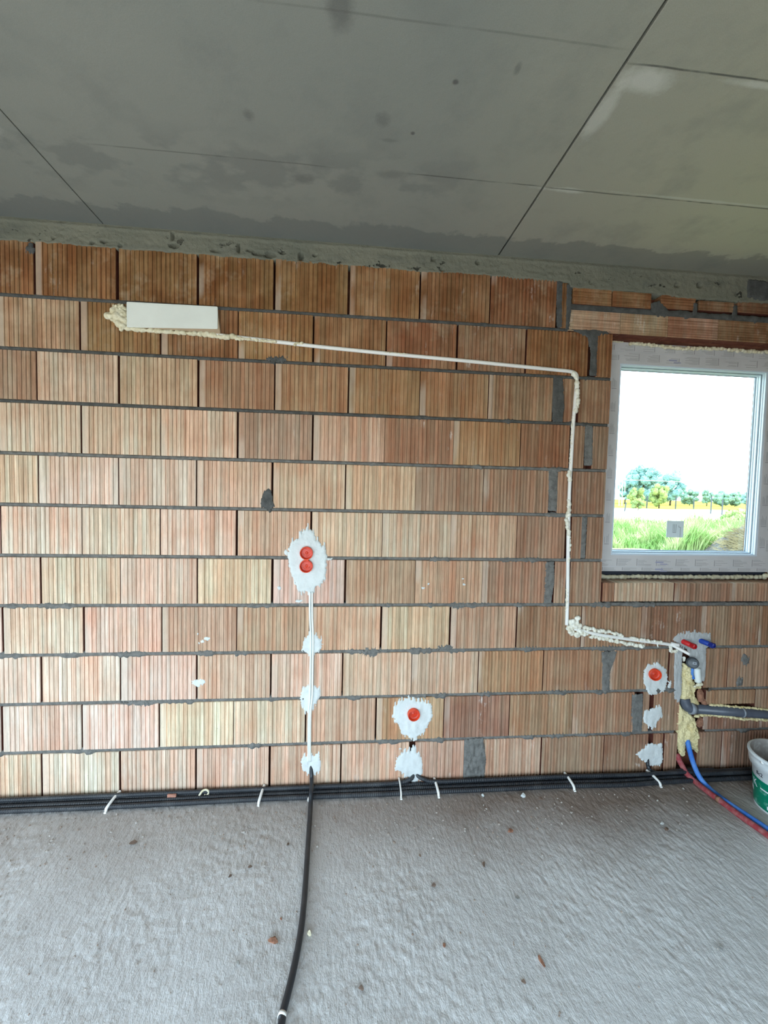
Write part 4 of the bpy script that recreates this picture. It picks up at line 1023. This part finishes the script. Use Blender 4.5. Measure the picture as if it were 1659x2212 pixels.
tr.inputs[0].default_value = (.93, .97, .96, 1); gl.inputs['Roughness'].default_value = .02; fr.inputs[1].default_value = .9; fr.inputs[2].default_value = .04; pw.inputs[1].default_value = 5; lw.inputs[0].default_value = .5; nt.links.new(lw.outputs['Facing'], pw.inputs[0]); nt.links.new(pw.outputs[0], fr.inputs[0])
nt.links.new(fr.outputs[0], mx.inputs[0]); nt.links.new(tr.outputs[0], mx.inputs[1]); nt.links.new(gl.outputs[0], mx.inputs[2]); nt.links.new(mx.outputs[0], out.inputs[0])
mb = MB(); mb.box(IX0 - .005, IX1 + .005, GY, GY + .004, IZ0 - .005, IZ1 + .005)
part('glass_pane', mb.mesh('glass_pane', gm), win)
# sticker on the pane
s0, s1 = W(1439, 1160.5, GY - .001), W(1477.5, 1125.5, GY - .001)
mb = MB(); mb.box(s0[0], s1[0], GY - .0012, GY - .0002, s0[2], s1[2])
stk = part('pane_sticker', mb.mesh('pane_sticker', MAT_STICKER), win); stk['label'] = 'small grey square sticker with dark marks on the glass'
mb = MB(); sw, sh = s1[0] - s0[0], s1[2] - s0[2]
MAT_FAINT = simple('faint sticker print', (.32, .38, .40), .5, .3)
for u0, u1, v0, v1 in ((.36, .39, .30, .80), (.44, .47, .30, .80), (.53, .56, .30, .80), (.36, .56, .27, .30), (.70, .73, .62, .72), (.72, .80, .60, .63), (.80, .83, .02, .62)):
    mb.box(s0[0] + u0 * sw, s0[0] + u1 * sw, GY - .0016, GY - .0011, s0[2] + v0 * sh, s0[2] + v1 * sh)
part('sticker_print', mb.mesh('sticker_print', MAT_FAINT), win)
# protective tape with its printing
tape = MB(); yt = YF - .0006
tape.box(OX0, OX1, yt, YF + .0015, OZ0, 1.199); tape.box(OX0, OX1, yt - .0004, YF + .001, 1.200, IZ0 - .010)
tape.box(OX0, OX1, yt, YF + .0015, 2.437, OZ1); tape.box(OX0, OX1, yt - .0004, YF + .001, IZ1 + .008, 2.436)
tape.box(OX0, IX0 - .010, yt, YF + .0015, IZ0 - .010, IZ1 + .008); tape.box(IX1 + .014, OX1, yt, YF + .0015, IZ0 - .010, IZ1 + .008)
tp = part('protective_tape', tape.mesh('protective_tape', MAT_TAPE), win)
pr2, prb = MB(), MB(); rr = random.Random(3); yp = yt - .0010
def text_block(x, z, flip, rows, vert=False):
    """a small block of printed lines: an upright bar and ragged lines beside it"""
    s = -1 if flip else 1
    def bar(a0, a1, b0, b1):
        if vert: pr2.box(x + min(b0, b1), x + max(b0, b1), yp, yp + .0004, z + min(a0, a1), z + max(a0, a1))
        else: pr2.box(x + min(a0, a1), x + max(a0, a1), yp, yp + .0004, z + min(b0, b1), z + max(b0, b1))
    bar(0, s * .0035, 0, rows * .0062 * .95)
    for r in range(rows):
        if rr.random() < .1: continue
        l = rr.uniform(.035, .085) if not vert else rr.uniform(.03, .06)
        bar(s * .008, s * (.008 + l), r * .0062 + .0002, r * .0062 + .0018)
x = 1.44; i = 0
while x < 2.55:
    text_block(x + .02, 1.205, False, 7 if i % 3 else 6); text_block(x + .055, 1.177, False, 3)
    text_block(x + .095, 2.385 + rr.uniform(0, .004), True, 7 if i % 3 else 5); text_block(x + .065, 2.444, True, 5)
    if i == 3:
        for a, zz in ((x + .015, 1.222), (x + .015, 1.180), (x + .03, 2.398)):
            prb.box(a, a + .05, yp - .0004, yp, zz, zz + .009); prb.box(a + .03, a + .075, yp - .0004, yp, zz - .010, zz - .004)
    x += .124; i += 1
z = 1.30
while z < 2.32:
    text_block(1.448, z, False, 6, True); text_block(1.500, z + .03, False, 5, True); text_block(2.495, z + .02, False, 6, True); text_block(2.54, z, False, 5, True); z += .128
part('tape_print', pr2.mesh('tape_print', MAT_PRINT), win, kind='stuff')
part('tape_emblem', prb.mesh('tape_emblem', MAT_PRINT_B), win)
# foam round the frame
foam('foam_seal', [(1.44, .118, 1.136), (1.7, .116, 1.136), (2.0, .114, 1.137), (2.3, .112, 1.138), (2.56, .110, 1.139)], .0125, win, seed=60, spread=.22, dens=1.3, voxel=.0035)
foam('foam_seal', [(1.45, .092, 2.492), (1.55, .094, 2.488)], .006, win, seed=61, spread=.3)
foam('foam_seal', [(1.60, .090, 2.484), (1.75, .090, 2.478), (1.9, .088, 2.472), (2.05, .09, 2.478), (2.2, .09, 2.480), (2.55, .09, 2.478)], .010, win, seed=62, spread=.5)
foam('foam_seal', [(2.555, .10, 1.150), (2.575, .10, 1.165), (2.56, .09, 1.145)], .018, win, seed=63, spread=.4)
mb = MB(); mb.box(OX0, OX1, YF + .03, YF + .07, 1.128, OZ0 + .002)
part('gap_shade_strip', mb.mesh('gap_shade_strip', MAT_MARK_GAP), win)  # black bar added to stand in for the shaded gap under the frame

# ------------------------------------------------------------------ rubble on the floor
CHIPS = [(288, 1822, .020, .010, .008, 'D', 'dark brown splinter near the left clip', .5),
    (590, 2033, .019, .013, .010, 'B', 'pink brick chip left of the floor conduit', .2), (668, 2019, .010, .009, .010, 'F', 'cream foam crumb right of the floor conduit', 0),
    (514, 2080, .007, .006, .006, 'G', 'small grey pebble left of the pink chip', 0), (497, 1892, .009, .005, .005, 'D', 'small brown splinter in the left half of the floor', 1.0),
    (607, 1984, .005, .005, .004, 'B', 'tiny reddish crumb above the pink brick chip', 0), (1045, 1867, .007, .017, .006, 'D', 'upright brown splinter in the middle of the floor', -.4),
    (937, 1913, .010, .007, .008, 'D', 'dark brown chip right of the floor conduit', .3), (907, 1848, .005, .008, .006, 'D', 'small dark chip nearest the single box', .2),
    (1169, 2076, .008, .024, .006, 'B', 'long pointed brick shard in the foreground', .1), (1102, 1796, .016, .012, .009, 'B', 'pale pink chip near the middle of the wall foot', .6),
    (1130, 1722, .014, .011, .012, 'W', 'white plaster crumb by the wall foot, left of the brown stone', .3), (1168, 1727, .012, .012, .010, 'D', 'brown stone by the wall foot', .3),
    (1043, 1719, .008, .007, .008, 'W', 'small white crumb by the wall foot right of the mortar fill', 0), (960, 2041, .006, .010, .004, 'B', 'small brick flake left of the long shard', -.4),
    (1131, 2120, .008, .007, .006, 'D', 'dark pebble in front of the long shard', 0), (1118, 1939, .010, .009, .006, 'G', 'flat grey pebble right of the floor centre', 0),
    (1430, 1779, .011, .008, .007, 'W', 'white crumb near the red pipe', .4), (1440, 1792, .013, .010, .008, 'D', 'brown clod near the red pipe', 1), (1556, 2043, .009, .008, .006, 'G', 'grey pebble in the right foreground', 0),
    (780, 2135, .010, .008, .006, 'D', 'brown chip right of the conduit end in the foreground', .2), (540, 1872, .010, .006, .006, 'D', 'brown splinter beside a crumb trail on the left', .6), (622, 1824, .009, .006, .006, 'D', 'brown chip close left of the floor conduit', 1.1)]
MM = {'D': MAT_CHIP_D, 'B': MAT_CHIP, 'F': MAT_FOAM, 'G': simple('grey pebble', (.26, .25, .23), .9, .2, .3, 60), 'W': MAT_PLASTER}
for i, (px, py, sx, sy, sz, k, lab, rot) in enumerate(CHIPS):
    q = F(px, py, .004)
    o = shard('rubble_chip', (q[0], q[1], -.001), (sx, sy, sz), MM[k], 20 + i, rot=rot); tag(o, lab, 'rubble')
mb = MB(); r = random.Random(11)
base = ico((0, 0, 0), 1, 1)
for _ in range(1000):
    x = r.uniform(-2.1, 2.9)
    y = -.10 - abs(r.gauss(0, .35)) if r.random() < .6 else r.uniform(-1.7, -.1)
    s = r.uniform(.0012, .0038) * (1.5 if y > -.4 else 1)
    if y < -1.7 or (y > -.12): continue
    if 1.90 < x < 2.55: continue
    k = [r.uniform(.6, 1.3) for _ in range(3)]
    mb.add(([(x + a * s * k[0], y + b_ * s * k[1], .0015 + c_ * s * k[2]) for a, b_, c_ in base[0]], base[1]))
tag(link('floor_grit', mb.mesh('floor_grit', simple('grit', (.28, .22, .18), .9, .2, 0, 9, 0, 0, 0, (.42, .39, .36), .45, .55))), 'fine crumbs and grit scattered over the concrete floor', 'grit', None, 'stuff')

# ------------------------------------------------------------------ outside
def make_ground_mat():
    m = new_mat('field', rough=1, spec=.0); g = G(m); p = g.sep()
    n = g.noise(.09, 5, .6); d = g.math('ADD', p[1], g.math('MULTIPLY', g.math('SUBTRACT', n, .5), 26))
    sand, grass, yel = (.46, .43, .38), (.14, .18, .07), (.20, .185, .045)
    c = g.mix(g.ramp(d, 8, 16), grass, sand); c = g.mix(g.ramp(p[1], 1.0, -1.0), c, (.40, .36, .31))
    c = g.mix(g.ramp(d, 66, 78), c, yel)
    c = g.mix(g.ramp(g.noise(.5, 4, .6), .5, .66, 0, .35), c, grass)
    g.color(c); return m
b = MB(); b.quad((-300, -200, -.45), (500, -200, -.45), (500, .29, -.45), (-300, .29, -.45)); b.quad((-300, .29, -.45), (500, .29, -.45), (500, 400, -.45), (-300, 400, -.45))
gr = link('ground', b.mesh('ground', make_ground_mat())); gr['kind'] = 'structure'
shell('terrace', [(x0 - 3, x1 + 3, y0 - 5, y0 - T, -.44, -.06)], simple('terrace concrete', (.42, .40, .37), .9, .2, .1, 2))

def blades(name, region, n, hgt, mat, label, seed):
    r = random.Random(seed); mb = MB()
    for _ in range(n):
        x, y = region(r); h = hgt(r, x, y)
        if h < .16: continue
        a = r.uniform(0, 3.14); w = r.uniform(.012, .035); lx, ly = r.gauss(0, .28) * h, r.gauss(0, .28) * h
        dx, dy = math.cos(a) * w, math.sin(a) * w; k = len(mb.v)
        mb.v += [(x - dx, y - dy, -.45), (x + dx, y + dy, -.45), (x + dx * .7 + lx * .4, y + dy * .7 + ly * .4, -.45 + h * .6), (x - dx * .7 + lx * .4, y - dy * .7 + ly * .4, -.45 + h * .6), (x + lx, y + ly, -.45 + h)]
        mb.f += [(k, k + 1, k + 2, k + 3), (k + 3, k + 2, k + 4)]
    tag(link(name, mb.mesh(name, mat)), label, 'grass', None, 'stuff')
def sl(px, Y): return W(px, 1100, Y)[0]
GR1 = simple('lush grass', (.20, .33, .10), .8, .2, 0, .9, 0, 0, 0, (.44, .48, .24), .42, .6)
GR2 = simple('dry stalks', (.26, .21, .12), .9, .1, .3, 2)
def reg_near(r):
    y = 12.5 + 13 * r.random() ** 1.3; t = r.random() ** .8; return sl(1290 + 400 * t, y), y
def reg_mid(r):
    y = r.uniform(20, 30); t = r.random(); px = 1300 + 380 * t
    return sl(px, y), y
clump = lambda x, y: noise.noise(Vector((x * .5, y * .5, 3)))
blades('tall_grass', reg_near, 34000, lambda r, x, y: r.uniform(.25, .7) * (.55 + 2.2 * clump(x, y)), GR1, 'lush green grass and weeds below the window, outside', 1)
blades('meadow_grass', reg_mid, 9000, lambda r, x, y: r.uniform(.3, .9) * (.1 + 2.4 * max(0, clump(x * .6, y * .6 + 20))), GR1, 'patchy taller weeds beyond the near grass', 2)

def blob_mesh(name, c, r, mat, seed, nb=14, leaf=900, flat=.8, lsize=.25, sub=2):
    """crown of noise-swollen lobes with a ragged coat of leaves"""
    q = random.Random(seed); mb = MB(); lobes = []
    for i in range(nb):
        a = q.uniform(0, 6.28); e = math.asin(q.uniform(-1, 1)); d = r * q.uniform(.45, .80)
        lobes.append((c[0] + math.cos(a) * math.cos(e) * d, c[1] + math.sin(a) * math.cos(e) * d, c[2] + math.sin(e) * d * flat, r * q.uniform(.15, .29)))
    flat = (flat + 1) / 2
    for lx, ly, lz, lr in lobes:
        V, Fc = ico_fast((0, 0, 0), 1.0, sub); vv = []
        for p in V:
            k = 1 + .3 * noise.noise(Vector(p) * 2.2 + Vector((lx, ly, lz))); vv.append((lx + p[0] * lr * k, ly + p[1] * lr * k, lz + p[2] * lr * k * flat))
        mb.add((vv, Fc))
    for _ in range(leaf):
        lx, ly, lz, lr = q.choice(lobes); n_ = Vector((q.gauss(0, 1), q.gauss(0, 1), q.gauss(0, 1))).normalized(); k = lr * q.uniform(.95, 1.25)
        p = Vector((lx + n_.x * k, ly + n_.y * k, lz + n_.z * k * flat)); s = lsize * q.uniform(.5, 1.2)
        u = Vector((q.gauss(0, 1), q.gauss(0, 1), q.gauss(0, 1))).normalized() * s; w = n_.cross(u).normalized() * s * .6
        mb.quad(tuple(p - u), tuple(p - w), tuple(p + u), tuple(p + w))
    return mb.mesh(name, mat)
TEAL = simple('hazy blue green foliage', (.19, .33, .32), .9, .1, 0, .35, 0, 0, 0, (.26, .40, .35), .4, .6)  # pale bluish distance haze put into the foliage colour
TEAL2 = simple('hazy green foliage', (.20, .32, .25), .9, .1, 0, .35, 0, 0, 0, (.25, .37, .26), .4, .6)  # same haze put into a greener leaf colour
LEAF = simple('yellow green foliage', (.28, .33, .11), .9, .1, 0, .8, 0, 0, 0, (.20, .28, .11), .45, .6)
BARK = simple('bark', (.09, .07, .05), .95, .1, .3, 4)
def tree(px, base_y, top_y, wpx, Y, mat, label, name='tree', cat='tree', seed=0, nb=46, leaf=4200, group=None, low=.25):
    bx_, _, _ = W(px, base_y, Y); zt = W(px, top_y, Y)[2]; m_px = (Y + 2.23) / FPX * 1.12
    zt += (zt - 1.6) * .22; Hh = zt + .45; rad = wpx / 2 * m_px
    e = empty(name, (bx_, Y, -.45), label, cat, group)
    low = low * .45; cz = -.45 + Hh * (.5 + low / 2); ch = Hh * (1 - low) / 2
    part('crown', blob_mesh('crown', (bx_, Y, cz), rad * 1.05, mat, seed, nb, leaf, min(1.6, ch / rad), rad * .07), e)
    part('trunk', mesh('trunk', *tube(catmull([(bx_, Y, -.5), (bx_ + .1, Y, -.45 + Hh * .3), (bx_, Y, -.45 + Hh * .6)], Hh / 12), Hh * .022, 8, rfun=lambda i, L_: Hh * .024 * (1 - .6 * L_ / Hh)), BARK, True), e)
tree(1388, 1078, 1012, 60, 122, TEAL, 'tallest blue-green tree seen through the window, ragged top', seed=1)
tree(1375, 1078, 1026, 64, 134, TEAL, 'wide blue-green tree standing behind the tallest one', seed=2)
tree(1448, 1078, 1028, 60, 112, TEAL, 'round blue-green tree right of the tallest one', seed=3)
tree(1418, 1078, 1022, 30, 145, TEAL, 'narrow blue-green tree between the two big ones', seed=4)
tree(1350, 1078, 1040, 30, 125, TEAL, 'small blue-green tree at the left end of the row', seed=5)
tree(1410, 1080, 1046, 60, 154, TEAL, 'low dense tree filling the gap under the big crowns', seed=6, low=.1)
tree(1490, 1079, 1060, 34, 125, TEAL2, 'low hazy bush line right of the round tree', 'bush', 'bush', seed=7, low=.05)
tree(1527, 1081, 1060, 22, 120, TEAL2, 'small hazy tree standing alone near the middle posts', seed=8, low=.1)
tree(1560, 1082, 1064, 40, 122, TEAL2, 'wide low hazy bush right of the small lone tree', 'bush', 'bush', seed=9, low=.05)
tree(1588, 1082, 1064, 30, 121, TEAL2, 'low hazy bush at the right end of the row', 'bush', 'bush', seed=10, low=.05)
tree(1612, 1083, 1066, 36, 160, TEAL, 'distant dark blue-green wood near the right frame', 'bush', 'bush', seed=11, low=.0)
tree(1424, 1081, 1047, 36, 78, LEAF, 'rounded yellow-green bush in front of the blue-green trees', 'bush', 'bush', seed=12, low=.08)
tree(1374, 1082, 1052, 32, 76, LEAF, 'loose yellow-green bush at the left before the trees', 'bush', 'bush', seed=13, low=.1)
tree(1378, 1096, 1074, 28, 62, LEAF, 'small yellow-green shrub lowest of the left bushes', 'bush', 'bush', seed=14, low=.05, nb=24)
LEAF2 = simple('fresh green shrub leaves', (.20, .33, .10), .9, .1, 0, .8, 0, 0, 0, (.34, .40, .16), .45, .6)
tree(1592, 1160, 1096, 66, 24, LEAF2, 'fresh green shrub behind the earth heap', 'bush', 'bush', seed=15, low=0)
tree(1556, 1150, 1116, 40, 25, LEAF2, 'lower fresh green shrub left of the one behind the earth heap', 'bush', 'bush', seed=16, low=0)
tree(1372, 1158, 1122, 50, 22, LEAF2, 'low green shrub outside near the left edge of the window', 'bush', 'bush', seed=17, low=0)
POST = simple('grey concrete post', (.075, .085, .095), .9, .1)
for i, (px, ty, by, lean, lab) in enumerate([(1349, 1086, 1106, .25, 'leaning fence post at the left of the field'), (1397, 1072, 1098, 0, 'fence post before the loose yellow-green bush'),
    (1459, 1072, 1101, 0, 'fence post below the round blue-green tree'), (1498, 1079, 1101, 0, 'fence post left of the tallest one'), (1535, 1073, 1113, 0, 'tallest fence post, above the sticker to the right'), (1559, 1080, 1116, 0, 'fence post right of the tallest one')]):
    Yd = min(80, 2.05 * FPX / max(8, (by - (1056 + (px - 747) * .0293))) ) * .97
    a = W(px, by, Yd); t_ = W(px, ty, Yd); w = (Yd + 2.2) / FPX * 1.5
    b = MB(); b.box(-w * .6, w * .6, -w * .6, w * .6, 0, t_[2] + .5); b.box(-w * .75, w * .75, -w * .75, w * .75, t_[2] + .46, t_[2] + .56)
    o = link('fence_post', b.mesh('fence_post', POST), None, (a[0], Yd, -.5)); o.rotation_euler = (0, lean * .5, 0); tag(o, lab, 'fence post', 'fence posts in the field')
# power line
MAT_WIRE = simple('pale wire', (.5, .55, .55), .7, .3)
pyl = empty('power_pole', (W(1341, 1080, 95)[0], 95, -.45), 'pale lattice power pole at the left edge of the window view', 'power pole')
def at(px, py, Y=95): return np.array(W(px, py, Y))
mb = MB()
for a, b_ in (((1338, 1034), (1337, 1104)), ((1345, 1034), (1343, 1104)), ((1338, 1045), (1345, 1055)), ((1345, 1045), (1337, 1060)), ((1336, 1058), (1345, 1072)), ((1334, 1040), (1350, 1041)), ((1350, 1042), (1350, 1064))):
    mb.add(tube([at(*a), at(*b_)], .10, 6))
part('lattice', mb.mesh('lattice', MAT_WIRE), pyl)
tag(link('power_line', mesh('power_line', *tube(catmull([at(1310, 1034), at(1345, 1036.5), at(1400, 1038), at(1470, 1041)] , 2.0), .07, 6), MAT_WIRE, True)), 'pale wire crossing in front of the blue-green trees', 'wire')
# heap of earth and straw on the right
def heap():
    cx, cy = sl(1668, 11.5), 11.5; n = 60; v = []
    for j in range(n + 1):
        for i in range(n + 1):
            x = (i / n * 2 - 1) * 2.4; y = (j / n * 2 - 1) * 2.0; d = math.hypot(x / 2.2, y / 1.8)
            h = max(0, 1 - d) ** .9 * 1.7; p = Vector((x, y, 0))
            h += (.10 * noise.noise(p * 1.6) + .07 * noise.noise(p * 4.5) + .04 * noise.noise(p * 11)) * min(1, h * 3)
            v.append((cx + x, cy + y, -.47 + h))
    f = [(j * (n + 1) + i, j * (n + 1) + i + 1, (j + 1) * (n + 1) + i + 1, (j + 1) * (n + 1) + i) for j in range(n) for i in range(n)]
    m = simple('earth heap', (.15, .14, .125), .95, .1, 0, 2.2, .8, 9, .1, (.10, .09, .085), .4, .6)
    tag(link('earth_heap', mesh('earth_heap', v, f, m, False)), 'grey heap of earth with dry stalks outside at the right of the window', 'heap')
    r = random.Random(9); mb = MB()
    for _ in range(3500):
        x, y = r.gauss(-1.0, .5), r.gauss(-.7, .5); d = math.hypot(x / 2.2, y / 1.8)
        z = -.45 + max(0, 1 - d) ** .9 * 1.7; a = r.uniform(0, 6.28); l = r.uniform(.15, .45); k = len(mb.v)
        dx, dy, dz = math.cos(a) * l, math.sin(a) * l, r.uniform(-.1, .3) * l
        mb.v += [(cx + x, cy + y, z - .02), (cx + x + .012, cy + y, z + .012), (cx + x + dx, cy + y + dy, z + dz + .05)]; mb.f.append((k, k + 1, k + 2))
    tag(link('dry_stalks', mb.mesh('dry_stalks', GR2)), 'dry straw-coloured stalks lying on the earth heap', 'straw', None, 'stuff')
heap()

# repeats carry a group
GROUPS = {'electrical_box': 'orange-red electrical boxes in the wall', 'cable_clip': 'white clips over the black conduits', 'black_conduit': 'black conduits along the foot of the wall',
          'rubble_chip': 'chips and crumbs on the concrete floor', 'tree': 'blue-green trees on the horizon', 'bush': 'bushes in the field', 'white_cable': 'pair of white cables below the double box'}
for o in scene.objects:
    k = o.name.split('.')[0]
    if o.parent is None and k in GROUPS: o['group'] = GROUPS[k]
